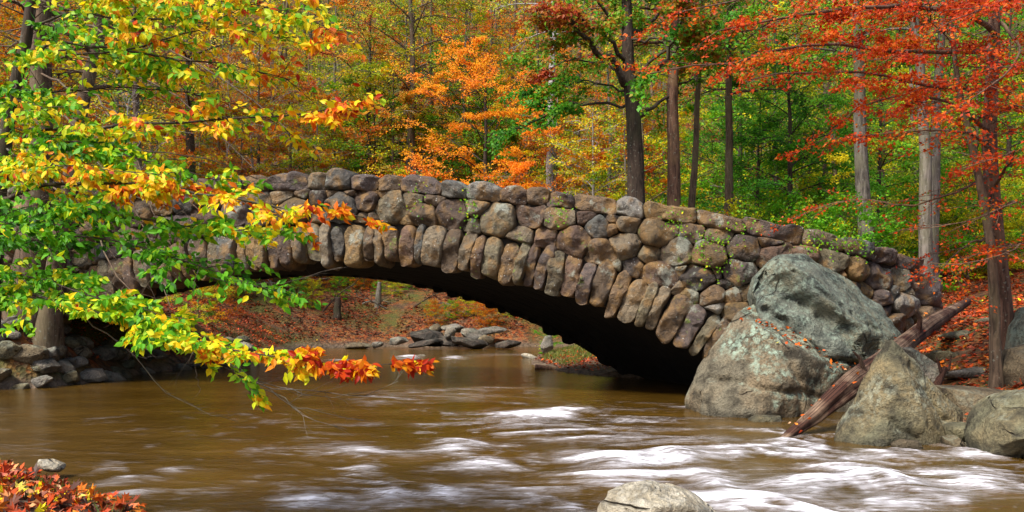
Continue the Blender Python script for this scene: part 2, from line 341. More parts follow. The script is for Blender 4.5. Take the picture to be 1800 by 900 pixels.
def zin(s, r=RI):
    s = np.asarray(s, float); rr_ = np.where(s < 0, r+RL_-RI, r); return 2.80-np.where(s < 0, RL_, RI)+np.sqrt(np.maximum(rr_**2-np.minimum(np.abs(s), rr_-.01)**2, 0))
def ring(r_, a):   # a is the angle on the right hand circle; the left half keeps the same arc length
    if a >= 0: return (r_*math.sin(a), ZC+r_*math.cos(a))
    a = a*RI/RL_; r_ = r_+RL_-RI; return (r_*math.sin(a), 2.80-RL_+r_*math.cos(a))
rb = np.random.RandomState(4)
PAL = np.array([(.25, .165, .09), (.17, .13, .125), (.36, .24, .09), (.15, .175, .175), (.33, .27, .18), (.085, .07, .065), (.40, .40, .37), (.21, .125, .085), (.27, .24, .15)])
PW = np.array([4, 3, 2.2, 2, 3, 2, 1, 3, 3]); PW = PW/PW.sum()
def stone_mesh(poly, bulge, back, seed, gap=.012, round_=3, exp=3.0, rough=.03, back_dome=False, M_=40):
    """poly (n,2) convex in (s,z) -> closed boulder in (s,z,n)"""
    c = poly.mean(0); p = c+(poly-c)*(1-gap/max(.1, np.sqrt(np.ptp(poly[:, 0])*np.ptp(poly[:, 1]))))
    for k in range(round_):
        a, b = p, np.roll(p, -1, 0); w_ = .13 if k == 0 else .25
        p = np.stack([a*(1-w_)+b*w_, a*w_+b*(1-w_)], 1).reshape(-1, 2)
    seg = np.linalg.norm(np.roll(p, -1, 0)-p, axis=1); cum = np.concatenate([[0], np.cumsum(seg)]); pc = np.vstack([p, p[:1]])
    u = np.linspace(0, cum[-1], M_, endpoint=False); o = np.stack([np.interp(u, cum, pc[:, 0]), np.interp(u, cum, pc[:, 1])], 1)
    T = [1.0, 1.0, .985, .955, .91, .85, .76, .64, .5, .35, .18]
    rs = np.random.RandomState(seed); rings = []; 
    tilt = rs.uniform(-.22, .22, 2)*bulge; off = rs.uniform(-.02, .05)
    for k, t_ in enumerate(T):
        q = c+(o-c)*t_
        n = np.full(len(q), -back) if k == 0 else bulge*np.maximum(1-t_**exp, 0)**(.55)*np.ones(len(q))
        if k > 0: n = n+off+(q-c)@tilt/np.maximum(np.ptp(o, 0).max(), .1)*2
        rings.append(np.column_stack([q, n]))
    V = np.vstack(rings+[[[c[0], c[1], bulge+off]]])
    # facets: a few chisel planes cut the dome
    sz = max(np.ptp(o[:, 0]), np.ptp(o[:, 1]))
    front = np.arange(len(V)) >= M_*2
    for k in range(rs.randint(3, 8)):
        a = rs.uniform(0, 6.28); dn = np.array([math.cos(a), math.sin(a)]); lim = bulge*(rs.uniform(.75, 1.0)); sl_ = rs.uniform(.25, 1.1)*bulge/max(sz*.5, .1)
        pl = off+lim-np.maximum((V[:, :2]-c)@dn-sz*.02, -1)*sl_
        V[:, 2] = np.where(front & (V[:, 2] > pl), V[:, 2]*.12+pl*.88, V[:, 2])
    q = V*np.array([1, 1, 1.0])
    d = fbm(q*3.2+seed*3.7, 4, seed % 97); m = (np.arange(len(V)) >= M_).astype(float)
    V[:, 2] += (d*rough*2.0+(1-2.4*np.abs(fbm(q*1.9+seed*1.3, 3, seed % 53)))*rough*.5)*m
    V[:, 0] += fbm(q*3.3+seed, 3, 7+seed % 31)*rough*.9; V[:, 1] += fbm(q*3.3+seed+40, 3, 11)*rough*.9
    F = []; nr = len(T)
    for k in range(nr-1):
        i = np.arange(M_)+k*M_; j = (np.arange(M_)+1) % M_+k*M_; F.append(np.stack([i, j, j+M_, i+M_], 1))
    last = (nr-1)*M_; ci = nr*M_
    tri = np.stack([np.arange(M_)+last, (np.arange(M_)+1) % M_+last, np.full(M_, ci)], 1)
    backf = np.arange(M_)[::-1][None]
    return V, [np.vstack(F), tri, backf]
def tow(V): return face(V[:, 0], V[:, 1], V[:, 2])
bridge = empty('stone_bridge', (C0[0], C0[1], 0), 'low arched bridge of rounded brown and grey boulders spanning the muddy creek', 'bridge')
def stone_part(name, poly, bulge, back, seed, col=None, **k):
    V, F = stone_mesh(poly, bulge, back, seed, **k)
    if col is None: col = PAL[rb.choice(len(PAL), p=PW)]*rb.uniform(.55, 1.5)
    return tow(V), F, np.tile(np.clip(col, 0, 1), (len(V), 1))
def add_stone(name, *a, **k):
    V, F, c = stone_part(name, *a, **k); return build(name, V, F, M['masonry'], bridge, attrs={'Col': c})
# ring of arch stones, near face
th = -R(43); seed = 100
VOU = []
while th < R(35.5):
    wd = rb.choice([rb.uniform(.18, .29), rb.uniform(.27, .46)]); dth = wd/RI; l0 = RI+.15-rb.uniform(0, .19); l1 = RI+VL*rb.uniform(.9, 1.1)+.22*abs(th)
    sk = rb.uniform(-.07, .07)/RI
    mid = (l0-.04*rb.rand())
    pts = [(l0, th+dth*.12), (mid-.06*rb.rand(), th+dth*rb.uniform(.3, .7)), (l0+.03*rb.rand(), th+dth*.88), (l0+.25, th+dth), (l1-.12, th+dth+sk), (l1, th+dth*.8+sk), (l1+.03, th+dth*.4+sk), (l1-.02, th+dth*.15+sk), (l1-.14, th+sk), (l0+.22, th)]
    poly = np.array([ring(r_, a) for r_, a in pts])
    if poly[:, 1].max() > .0: 
        pc = np.array([4, 2.5, 2, 3, 3, 1.2, 1.3, 2, 4]); pc /= pc.sum()
        add_stone('arch_stone', poly, rb.uniform(.12, .32), .55, seed, col=PAL[rb.choice(len(PAL), p=pc)]*rb.uniform(.6, 1.5), exp=rb.uniform(3, 7), rough=.055, gap=-.03, round_=2, M_=52)
    VOU.append((th, dth)); th += dth; seed += 1
# coping stones along the parapet
s = ts[0]-6; CH = .34; seed = 300
while s < SEND-.1:
    wd = rb.choice([rb.uniform(.38, .6), rb.uniform(.6, 1.0)], p=[.62, .38]) if s < 6.5 else rb.uniform(.6, 1.25)
    wd = min(wd, SEND-s+.2); h = CH*rb.uniform(.9, 1.2) if s < 6.5 else CH*rb.uniform(.7, .95); s1 = s+wd
    za, zb = float(ztop(s)), float(ztop(s1)); j = rb.uniform(-.04, .05)
    poly = np.array([(s, za-CH-.03), (s1, zb-CH-.03), (s1, zb-.08+j), (s+wd*.75, zb*.75+za*.25+j+(h-CH)), (s+wd*.3, za*.7+zb*.3+j+(h-CH)), (s, za-.07+j)])
    if s > -12.5: add_stone('coping_stone', poly, rb.uniform(.12, .22), .55, seed, col=PAL[rb.choice(len(PAL), p=[.16, .28, .04, .14, .08, .14, .04, .08, .04])]*rb.uniform(.8, 1.2), gap=-.01, exp=2.6, rough=.06, M_=44)
    s = s1; seed += 1
# spandrel boulders: power diagram between ring and coping
def zbot(s):
    e = zin(s, RI+VL+.04); g = np.where(s > 8.4, .15+np.clip((s-8.4)/(SEND-8.4), 0, 1)*1.35, np.where(s < -10.6, .9, -9)); return np.maximum(e, g)
def zup(s): return ztop(s)-CH-.03
SX = 1.22
seeds = []
rr = np.random.RandomState(12)
for rad, tries in ((.32, 60), (.26, 500), (.20, 2600), (.14, 6000), (.10, 6000)):
    for k in range(tries):
        s = rr.uniform(-13, SEND); lo, hi = float(zbot(np.array(s))), float(zup(s))
        if hi-lo < .1: continue
        z = rr.uniform(lo, hi)
        if min(z-lo, hi-z) < min(rad*.62, (hi-lo)*.47): continue
        if all((s-a)**2/SX**2+(z-b)**2 > ((rad+r_)*.84)**2 for a, b, r_ in seeds): seeds.append((s, z, rad))
A = np.array(seeds)
def clip(poly, nv, c):   # keep points with nv.p <= c
    out = []; m = len(poly)
    for i in range(m):
        a, b = poly[i], poly[(i+1) % m]; da, db = nv@a-c, nv@b-c
        if da <= 0: out.append(a)
        if da*db < 0: out.append(a+(b-a)*(da/(da-db)))
    return np.array(out)
cells = []
for i, (s, z, r_) in enumerate(A):
    poly = np.array([(s/SX-1, z-1), (s/SX+1, z-1), (s/SX+1, z+1), (s/SX-1, z+1)]); pi = np.array([s/SX, z])
    for j, (s2, z2, r2) in enumerate(A):
        if j == i or abs(s2-s) > 2.2 or abs(z2-z) > 1.8: continue
        pj = np.array([s2/SX, z2]); nv = pj-pi; c = (pj@pj-pi@pi+r_*r_-r2*r2)/2
        poly = clip(poly, nv, c)
        if len(poly) < 3: break
    if len(poly) < 3: continue
    poly = poly*np.array([SX, 1])
    for ds in (-.3, 0, .3):
        for fn, sg in ((zbot, -1), (zup, 1)):
            z0 = float(fn(np.array(s+ds))); z1 = float(fn(np.array(s+ds+.02))); sl_ = np.clip((z1-z0)/.02, -3, 3)
            nv = np.array([-sl_, 1.])*sg; cc = nv@np.array([s+ds, z0]); 
            if len(poly) >= 3: poly = clip(poly, nv, cc)
    if len(poly) < 3: continue
    e = np.linalg.norm(np.roll(poly, -1, 0)-poly, axis=1); poly = poly[e > .03]
    if len(poly) < 3: continue
    area = .5*abs(np.dot(poly[:, 0], np.roll(poly[:, 1], -1))-np.dot(poly[:, 1], np.roll(poly[:, 0], -1)))
    if area > .006 and np.ptp(poly[:, 0]) > .08: cells.append((area, poly))
cells.sort(key=lambda c: -c[0])
WALLN = max(0, 296-len(bridge.children)) 
accV, accF3, accF4, accB, accC = [], [], [], [], []; off = 0
for k, (area, poly) in enumerate(cells):
    L = math.sqrt(area); bu = min(.26, .08+L*.32)*rr.uniform(.6, 1.25)
    if k < 100: add_stone('wall_stone', poly, bu, .12, 1000+k, gap=-.016, exp=rr.uniform(2.6, 6), rough=.065, round_=2, M_=44)
    else:
        V, F, c = stone_part('x', poly, bu, .12, 1000+k, gap=-.01, exp=3.2, rough=.04, M_=30)
        accV.append(V); accC.append(c); accF4.append(F[0]+off); accF3.append(F[1]+off); accB.append(F[2]+off); off += len(V)
if accV:
    tag(build('small_wall_stones', np.vstack(accV), [np.vstack(accF4), np.vstack(accF3), np.vstack(accB)], M['masonry'], bridge, attrs={'Col': np.vstack(accC)}), kind='stuff')
# core of the wall behind the stones, vault and far face
SK = np.array([-2.1, 6.0])
def strip(name, sv, zl, zh, n0, n1, mat):
    m = len(sv); a = face(sv, zl, np.full(m, n0)); b = face(sv, zh, np.full(m, n0)); c = face(sv, zh, np.full(m, n1)); d = face(sv, zl, np.full(m, n1))
    V = np.vstack([a, b, c, d]); F = []
    i = np.arange(m-1)
    for r0, r1 in ((0, 1), (1, 2), (2, 3), (3, 0)): F.append(np.stack([i+r0*m, i+1+r0*m, i+1+r1*m, i+r1*m], 1))
    cap = np.array([[0, m, 2*m, 3*m], [m-1, 4*m-1, 3*m-1, 2*m-1]]); return build(name, V, F+[cap], mat, bridge, smooth=False)
sv = np.linspace(-19, SEND-.02, 160); lo = np.where((sv < 9.6) & (sv > -11.6), zin(sv, RI+.14), -1.0)
strip('wall_core', sv, lo, ztop(sv)-.14, -.03, -.52, M['mortar'])
# vault, deck and far face (skewed barrel)
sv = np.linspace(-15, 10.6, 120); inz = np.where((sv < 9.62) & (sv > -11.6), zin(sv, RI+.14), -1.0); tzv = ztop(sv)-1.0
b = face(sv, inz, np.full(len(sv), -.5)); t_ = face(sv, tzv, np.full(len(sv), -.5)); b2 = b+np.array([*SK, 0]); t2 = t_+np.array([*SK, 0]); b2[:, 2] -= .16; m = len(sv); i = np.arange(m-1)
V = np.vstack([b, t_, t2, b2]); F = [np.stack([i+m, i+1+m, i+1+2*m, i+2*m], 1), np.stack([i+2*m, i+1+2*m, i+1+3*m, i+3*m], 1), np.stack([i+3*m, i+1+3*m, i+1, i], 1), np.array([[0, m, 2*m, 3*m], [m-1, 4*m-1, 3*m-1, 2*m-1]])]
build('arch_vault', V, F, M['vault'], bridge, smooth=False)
# far ring of arch stones, coloured with the vault's painted shade so only a jagged edge shows
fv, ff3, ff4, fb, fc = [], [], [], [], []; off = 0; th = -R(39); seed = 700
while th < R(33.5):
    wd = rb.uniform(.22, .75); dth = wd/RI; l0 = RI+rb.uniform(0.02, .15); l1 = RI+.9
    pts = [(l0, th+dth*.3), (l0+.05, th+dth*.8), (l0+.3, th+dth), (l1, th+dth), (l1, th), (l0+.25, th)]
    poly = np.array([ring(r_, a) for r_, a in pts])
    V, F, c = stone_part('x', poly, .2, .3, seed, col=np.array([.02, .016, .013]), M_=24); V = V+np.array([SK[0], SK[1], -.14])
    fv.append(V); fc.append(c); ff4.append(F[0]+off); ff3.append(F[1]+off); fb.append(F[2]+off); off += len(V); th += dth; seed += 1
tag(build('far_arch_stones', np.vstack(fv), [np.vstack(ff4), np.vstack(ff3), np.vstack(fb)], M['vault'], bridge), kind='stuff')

# ---------------------------------------------------------------- boulders and rocks
def rock_mesh(pts, L, seed, amp=.06, freq=1.2, smooth=1, strata=None, ridge=.0, cuts=8, grooves=()):
    bm = bmesh.new()
    for p_ in pts: bm.verts.new(p_)
    r = bmesh.ops.convex_hull(bm, input=bm.verts[:]); 
    loose = [v_ for v_ in bm.verts if not v_.link_faces]
    if loose: bmesh.ops.delete(bm, geom=loose, context='VERTS')
    bmesh.ops.triangulate(bm, faces=bm.faces[:])
    for it in range(9):
        Lc = max(L, .35*L*(2**(5-it)))
        es = [e for e in bm.edges if e.calc_length() > Lc]
        if not es:
            if Lc <= L: break
            continue
        bmesh.ops.subdivide_edges(bm, edges=es, cuts=1); bmesh.ops.triangulate(bm, faces=bm.faces[:])
    for k in range(smooth): bmesh.ops.smooth_vert(bm, verts=bm.verts[:], factor=.5, use_axis_x=True, use_axis_y=True, use_axis_z=True)
    bm.normal_update(); bmesh.ops.recalc_face_normals(bm, faces=bm.faces[:]); bm.normal_update()
    V = np.array([v_.co for v_ in bm.verts]); N = np.array([v_.normal for v_ in bm.verts]); F = np.array([[v_.index for v_ in f.verts] for f in bm.faces]); bm.free()
    rs_ = np.random.RandomState(seed*7+1); c0 = V.mean(0); ext = np.ptp(V, 0).min()
    for k in range(cuts):
        nd = rs_.normal(size=3); nd[1] = -abs(nd[1])*1.5-.25; nd /= np.linalg.norm(nd); pr = (V-c0)@nd; c_ = pr.max()-rs_.uniform(.03, .17)*ext
        ex = np.maximum(pr+.008*ext*fbm(V*2.5, 3, k)-c_, 0); V = V-nd*ex[:, None]*.96
    q = V*freq+seed*5.1; d = fbm(q, 5, seed % 50, .42)
    d2 = 1-np.abs(fbm(q*1.3+3, 4, seed % 50+7))*2.2
    disp = amp*d-ridge*np.clip(d2-.55, 0, 1)
    if strata is not None:
        sd = np.array(strata, float); ln = np.linalg.norm(sd); u = V@(sd/ln)*ln+fbm(q*.8, 3, 3)*.5; fr = u-np.floor(u); disp = disp+amp*.9*(np.abs(fr-.5)*2)**.6-amp*.4
    V = V+N*disp[:, None]
    for p0, p1, wd, dep in grooves:   # cracks and recesses running across the near face
        e = (p1-p0)[[0, 2]]; r_ = V[:, [0, 2]]-p0[[0, 2]]+.12*np.stack([fbm(V*1.8, 3, 3), fbm(V*1.8, 3, 4)], 1); tt = np.clip(r_@e/(e@e), 0, 1); ds = np.linalg.norm(r_-tt[:, None]*e, axis=1)
        V[:, 1] += np.where(N[:, 1] < .1, dep*np.exp(-(ds/wd)**2)*(.6+.8*np.abs(fbm(V*2, 3, 6))), 0)
    return V, F
def sil_pts(sil, d, thick, lean=0, k=.6):
    A_ = np.array([P(x, y, d) for x, y in sil]); c = A_.mean(0); A_[:, [0, 2]] = c[[0, 2]]+(A_[:, [0, 2]]-c[[0, 2]])*1.035; out = [A_]
    for sgn in (-1, 1):
        B_ = c+(A_-c)*k; B_[:, 1] = d+sgn*thick*.5; 
        out.append(B_)
        C_ = c+(A_-c)*.86; C_[:, 1] = d+sgn*thick*.33; out.append(C_)
    return np.vstack(out)
def boulder(name, pts, L, seed, mat, label, cat='boulder', group=None, **k):
    V, F = rock_mesh(pts, L, seed, **k); b_ = np.array([V[:, 0].mean(), V[:, 1].mean(), max(V[:, 2].min(), -.1)])
    return tag(build(name, V, [F], M[mat], loc=b_), label, cat, group)
def hull(*L, back=None):
    A_ = [P(*q_) for q_ in L]
    if back:
        A0 = np.array(A_); c = A0.mean(0); B_ = c+(A0-c)*.82; B_[:, 1] = A0[:, 1].mean()+back; A_ += list(B_)
    return np.array(A_)
B1 = boulder('boulder', hull((1208, 760, 15.6), (1206, 705, 15.3), (1240, 765, 14.6), (1300, 770, 14.0), (1410, 775, 13.9), (1500, 775, 14.5), (1556, 730, 15.3), (1222, 655, 15.5), (1260, 603, 15.4), (1232, 690, 14.7), (1298, 546, 15.3), (1345, 585, 14.5), (1405, 628, 14.3), (1472, 652, 14.5),
    (1535, 650, 15.3), (1335, 533, 16.2), (1405, 560, 16.8), (1566, 645, 16.6), (1500, 615, 17), (1215, 740, 16.8), (1570, 740, 17)), .07, 3, 'boulder', 'huge tan boulder with pale green lichen standing in water at the right arch foot', amp=.08, freq=1.3, ridge=.08, smooth=1, cuts=4, grooves=[(P(1322, 560, 15), P(1470, 640, 15), .07, .22), (P(1240, 660, 15), P(1450, 700, 15), .05, .10), (P(1370, 640, 15), P(1390, 730, 15), .05, .08)])
B2 = boulder('boulder', hull((1324, 514, 15.6), (1331, 480, 15.7), (1368, 448, 15.8), (1413, 447, 16.0), (1466, 475, 16.2), (1548, 538, 16.4), (1584, 592, 16.2), (1575, 632, 15.8), (1530, 668, 15.4), (1470, 655, 15.0), (1400, 615, 15.0), (1342, 568, 15.2),
    (1372, 492, 14.95), (1450, 532, 14.8), (1525, 588, 14.8), back=1.8), .065, 8, 'slab', 'large blue grey slanting boulder leaning behind the tan one, against the bridge wall', amp=.07, freq=1.0, ridge=.09, smooth=1, cuts=3, grooves=[(P(1362, 500, 15.2), P(1530, 615, 15.2), .22, .42), (P(1400, 480, 15.2), P(1555, 585, 15.2), .05, .16), (P(1345, 545, 15.2), P(1440, 625, 15.2), .06, .2)])
B3 = boulder('boulder', hull((1562, 596, 11.75), (1572, 602, 11.6), (1628, 666, 11.9), (1655, 698, 11.9), (1694, 722, 11.8), (1690, 770, 11.7), (1655, 800, 11.2), (1560, 806, 10.9), (1460, 800, 11.5), (1474, 745, 11.8), (1506, 690, 11.8), (1532, 640, 11.8),
    (1600, 690, 11.15), (1560, 700, 12.9), (1480, 790, 12.6), (1680, 785, 12.6)), .05, 12, 'cone', 'pointed grey green triangular boulder standing in the water beside the fallen log', amp=.045, freq=1.5, ridge=.06, smooth=1, cuts=1, grooves=[(P(1600, 640, 11.5), P(1665, 745, 11.5), .05, .12), (P(1500, 720, 11.5), P(1590, 760, 11.5), .03, .06)])
boulder('boulder', sil_pts([(1640, 676), (1700, 680), (1768, 690), (1790, 725), (1750, 765), (1690, 768), (1640, 745)], 12.8, 1.4, k=.8), .06, 15, 'brownrock', 'broad smooth olive brown rock lying behind the pointed boulder', amp=.04, freq=.9)
boulder('boulder', sil_pts([(1740, 815), (1732, 778), (1742, 735), (1765, 702), (1805, 684), (1900, 690), (1960, 760), (1960, 840), (1800, 838)], 10.4, 1.6, k=.7), .055, 18, 'cone', 'rounded olive rock at the right edge of the picture above the rapids', amp=.08, freq=1.3, ridge=.08, smooth=1)
boulder('boulder', sil_pts([(1768, 690), (1762, 650), (1780, 615), (1830, 600), (1900, 620), (1910, 700)], 13.2, 1.2, k=.7), .06, 21, 'brownrock', 'brown rock at the far right beneath the lichened one, behind the thin tree', amp=.05)
boulder('boulder', sil_pts([(1776, 620), (1784, 575), (1810, 535), (1870, 520), (1920, 560), (1920, 630)], 14.2, 1.2, k=.7), .06, 23, 'slab', 'pale lichened blue grey rock at the far right, topmost on the leafy bank', amp=.05)
boulder('boulder', sil_pts([(1052, 965), (1054, 895), (1068, 868), (1100, 853), (1140, 847), (1195, 858), (1232, 878), (1268, 905), (1300, 965)], 6.6, .55, k=.7), .022, 25, 'paleroc', 'pale cream rock rising from the rapids in the foreground', amp=.04, freq=2.4, ridge=.05, smooth=1)
boulder('rock', sil_pts([(1588, 612), (1615, 610), (1640, 640), (1648, 690), (1620, 690), (1600, 650)], 13.6, .8, k=.8), .05, 27, 'greyrock', 'dark grey tilted rock wedged under the log behind the pointed boulder', 'rock', amp=.04)
boulder('rock', sil_pts([(1316, 738), (1330, 730), (1372, 731), (1380, 744), (1360, 760), (1320, 760)], 13.7, .4, k=.8), .03, 29, 'cone', 'flat yellow green mossy stone in the shallow water below the huge tan boulder', 'rock', amp=.02)
for i, (sil, d, th_, m_, lab) in enumerate([
    ([(1662, 750), (1690, 742), (1728, 752), (1732, 768), (1700, 776), (1668, 770)], 11.3, .5, 'cone', 'upper mossy flat stone wedged between the pointed boulder and the rock on the right'),
    ([(1660, 768), (1680, 764), (1700, 790), (1690, 800), (1664, 796)], 11.1, .4, 'brownrock', 'small brown stone tucked against the right foot of the pointed boulder'),
    ([(1700, 782), (1735, 777), (1742, 795), (1706, 802)], 10.9, .4, 'cone', 'thin flat olive stone at the waterline left of the rounded olive rock'),
    ([(1566, 780), (1585, 771), (1612, 774), (1622, 790), (1570, 794)], 11.0, .3, 'brownrock', 'small rounded tan stone just breaking the water below the pointed boulder'),
    ([(1722, 760), (1742, 735), (1748, 760), (1740, 800), (1726, 796)], 10.9, .4, 'cone', 'narrow upright olive stone leaning on the rounded rock at the right edge')]):
    boulder('rock', sil_pts(sil, d, th_, k=.8), .03, 40+i, m_, lab, 'rock', amp=.02, freq=2.5)
# rocks on the leafy slope at the right
for i, (px, py_, d, sx, sy, szz, lab) in enumerate([(1735, 0, 17.6, .30, .2, .12, 'small grey stone poking from red leaves just left of the dark tree trunk'), (1685, 0, 16.6, .42, .3, .1, 'flat grey green stone in red leaves beyond the upper half of the log'),
    (1655, 0, 15.6, .34, .3, .16, 'pale flat stone among red leaves close against the log'), (1700, 0, 14.4, .55, .3, .12, 'long low dark stone in the red leaves above the broad olive brown rock'), (1600, 0, 17.6, .4, .3, .2, 'mossy stone at the foot of the wall end among red leaves')]):
    b0 = G(px, d); rs = np.random.RandomState(60+i); pp = rs.normal(size=(26, 3)); pp = nrm(pp)*np.array([sx, sy, szz])*rs.uniform(.8, 1.1, (26, 1))+b0+np.array([0, 0, szz*.3])
    boulder('rock', pp, .05, 60+i, 'cone' if i != 3 else 'greyrock', lab, 'rock', amp=.03, freq=2.5)
# rocks across the river under the arch
FR = [(745, 592, 40, 15, 39.6, 'darkrock', 'largest dark rounded rock on the far shore under the arch'), (700, 600, 20, 8, 39.4, 'greyrock', 'small grey wedge of rock on the far shore left of the dark rounded rock'),
      (748, 603, 30, 6, 38.8, 'darkrock', 'low dark rock at the waterline in front of the largest dark rounded rock'), (790, 585, 11, 10, 39.0, 'greyrock', 'upright pale grey stone on the far shore right of the dark rounded rock'),
      (783, 600, 28, 9, 39.3, 'darkrock', 'dark rock below the upright pale stone on the far shore'), (825, 602, 38, 9, 38.8, 'darkrock', 'long dark flat rock at the far waterline right of the pale upright stone'),
      (830, 588, 22, 10, 39.8, 'greyrock', 'grey slab of rock above the long dark flat one on the far shore'), (855, 597, 14, 9, 39.2, 'brownrock', 'small brown rock at the right end of the far rock pile'),
      (800, 577, 26, 7, 40.5, 'greyrock', 'grey ledge of rock at the top of the far rock pile'), (860, 582, 30, 7, 41.0, 'greyrock', 'slanting grey ledge above the far shore beneath green sprigs'),
      (892, 605, 24, 8, 38.6, 'darkrock', 'dark low rock at the far waterline near the gravel bar'), (662, 606, 12, 5, 39.6, 'greyrock', 'small flat stone at the far waterline left of the rock pile'),
      (630, 608, 26, 5, 39.2, 'brownrock', 'low brown stone at the far waterline, leftmost below the dark bank'), (767, 577, 14, 8, 40.4, 'brownrock', 'small brown rock atop the dark rounded rock on the far shore')]
for i, (px, py, rx, ry, d, m_, lab) in enumerate(FR):
    c_ = P(px, py, d); k_ = d/FPX; rs = np.random.RandomState(90+i); pp = nrm(rs.normal(size=(22, 3)))*np.array([rx*k_*1.1, rx*k_*.8, ry*k_*1.15])+c_; pp[:, 2] += (pp[:, 0]-c_[0])*rs.uniform(-.25, .25)
    boulder('rock', pp, .09, 90+i, m_, lab, 'rock', 'rocks piled along the far shore', amp=.07, freq=1.4)
def pxrock(px, py, rx, ry, d, m_, seed, lab, group=None, L=.05, amp=.04):
    c_ = P(px, py, d); k_ = d/FPX; rs = np.random.RandomState(seed); pp = nrm(rs.normal(size=(24, 3)))*np.array([rx*k_*1.1, rx*k_*.8, ry*k_*1.15])+c_; pp[:, 2] += (pp[:, 0]-c_[0])*rs.uniform(-.3, .3)
    return boulder('rock', pp, L, seed, m_, lab, 'rock', group, amp=amp, freq=2.2)
pxrock(933, 629, 17, 6, 31.5, 'paleroc', 130, 'white stone in the shallows left of the gravel bar')
pxrock(976, 644, 13, 8, 26.6, 'cone', 131, 'rounded greenish stone on the grassy gravel bar under the arch')
pxrock(962, 606, 14, 16, 32, 'greyrock', 132, 'tall grey block of rock among green sprigs on the gravel bar')
pxrock(720, 628.5, 28, 3.4, 32.5, 'paleroc', 133, 'low pale rock awash in midstream under the arch, the left one of two')
pxrock(803, 630, 20, 3.2, 32, 'brownrock', 134, 'low brown rock awash in midstream under the arch, the right one of two')
pxrock(88, 818, 26, 9, 9.0, 'paleroc', 135, 'pale grey stone at the water edge beside the pile of fallen leaves', L=.02, amp=.015)
pxrock(338, 645, 30, 4, 26, 'greyrock', 136, 'flat pale stone awash near the left bank below the arch')
rs0 = np.random.RandomState(77)
LB = []
_sp = np.array([(-11.6, 18.9), (-10.7, 19.4), (-10.2, 21), (-10.3, 24), (-8.6, 28), (-8.7, 31)])
for i in range(64):
    tt = (i+rs0.uniform(0, 1))/64*5; j = min(int(tt), 4); e = _sp[j+1]-_sp[j]; c_ = _sp[j]+e*(tt-j)+nrm(np.array([-e[1], e[0]]))*rs0.uniform(-.1, 1.1); d = c_[1]; rr_ = rs0.uniform(.16, .46)
    LB.append((900+FPX*c_[0]/d, HY-FPX*(gz(*c_)+rr_*.15-HC)/d, rr_*FPX/d, rr_*.5*FPX/d, d))
for i, (px, py, rx, ry, d) in enumerate(LB):
    m_ = ['greyrock', 'brownrock', 'greyrock', 'cone'][i % 4]
    pxrock(px, py, rx, ry, d, m_, 150+i, 'grey brown stone in the jumble of rocks along the left shore beneath the arch end', 'rocks jumbled along the left shore')
# ---------------------------------------------------------------- tubes, leaves, sprays
def tubes(Pp, Rr, m, caps=False):
    Pp = np.asarray(Pp, float); n, k, _ = Pp.shape; T = nrm(np.gradient(Pp, axis=1)); mt = np.abs(T.mean(1)); ref = np.zeros((n, 3)); ref[np.arange(n), mt.argmin(1)] = 1
    A_ = nrm(np.cross(T, ref[:, None])); B_ = np.cross(T, A_); an = np.arange(m)/m*2*np.pi
    V = Pp[:, :, None]+Rr[:, :, None, None]*(A_[:, :, None]*np.cos(an)[:, None]+B_[:, :, None]*np.sin(an)[:, None])
    idx = np.arange(n*k*m).reshape(n, k, m); a = idx[:, :-1]; b = idx[:, 1:]
    F = np.stack([a, np.roll(a, -1, 2), np.roll(b, -1, 2), b], -1).reshape(-1, 4)
    return V.reshape(-1, 3), F
class Acc:
    def __init__(s): s.V = []; s.F = {}; s.A = []; s.n = 0
    def add(s, V, F, a=None):
        for f in (F if isinstance(F, list) else [F]): s.F.setdefault(f.shape[1], []).append(f+s.n)
        s.V.append(V); s.n += len(V)
        if a is not None: s.A.append(a)
    def build(s, name, mat, parent=None, **k):
        if s.A: k['attrs'] = {'hue': np.concatenate(s.A)}
        return build(name, np.vstack(s.V), [np.vstack(f) for f in s.F.values()], mat, parent, **k)
def paths(st, d, L, k, bend, wob, rs):
    st = np.asarray(st, float); d = nrm(np.asarray(d, float)); n = len(st); L = np.broadcast_to(L, n); out = np.zeros((n, k, 3)); p = st.copy(); out[:, 0] = p; bend = np.broadcast_to(bend, n)
    for j in range(1, k):
        p = p+d*(L/(k-1))[:, None]; out[:, j] = p
        d = d+rs.normal(size=(n, 3))*wob; d[:, 2] += bend/(k-1); d = nrm(d)
    return out
def along(Pp, i, t):
    k = Pp.shape[1]; u = np.clip(t, 0, .9999)*(k-1); j = u.astype(int); f = (u-j)[:, None]; return Pp[i, j]*(1-f)+Pp[i, j+1]*f, nrm(Pp[i, j+1]-Pp[i, j])
TQ = (np.array([(0, 0, 0), (.42, .30, .07), (1, 0, 0), (.42, -.30, .07)]), [np.array([[0, 1, 2, 3]])])
TH = (np.array([(0, 0, 0), (.35, .33, .09), (1, 0, -.05), (.35, -.33, .09), (.5, 0, 0)]), [np.array([[0, 4, 1], [1, 4, 2], [0, 3, 4], [3, 2, 4]])])
_v = [(0, 0, 0)]+[(x_, s_*w_, .10*abs(s_)*w_/.3-(.18*x_*x_)) for x_, w_ in ((.16, .17), (.38, .29), (.62, .25), (.82, .12)) for s_ in (1, 0, -1)]+[(1.05, 0, -.24)]
TN = (np.array(_v), [np.array([[0, 2, 1], [0, 3, 2], [10, 11, 13], [11, 12, 13]]), np.array([[1+3*i, 2+3*i, 5+3*i, 4+3*i] for i in range(3)]+[[2+3*i, 3+3*i, 6+3*i, 5+3*i] for i in range(3)])])
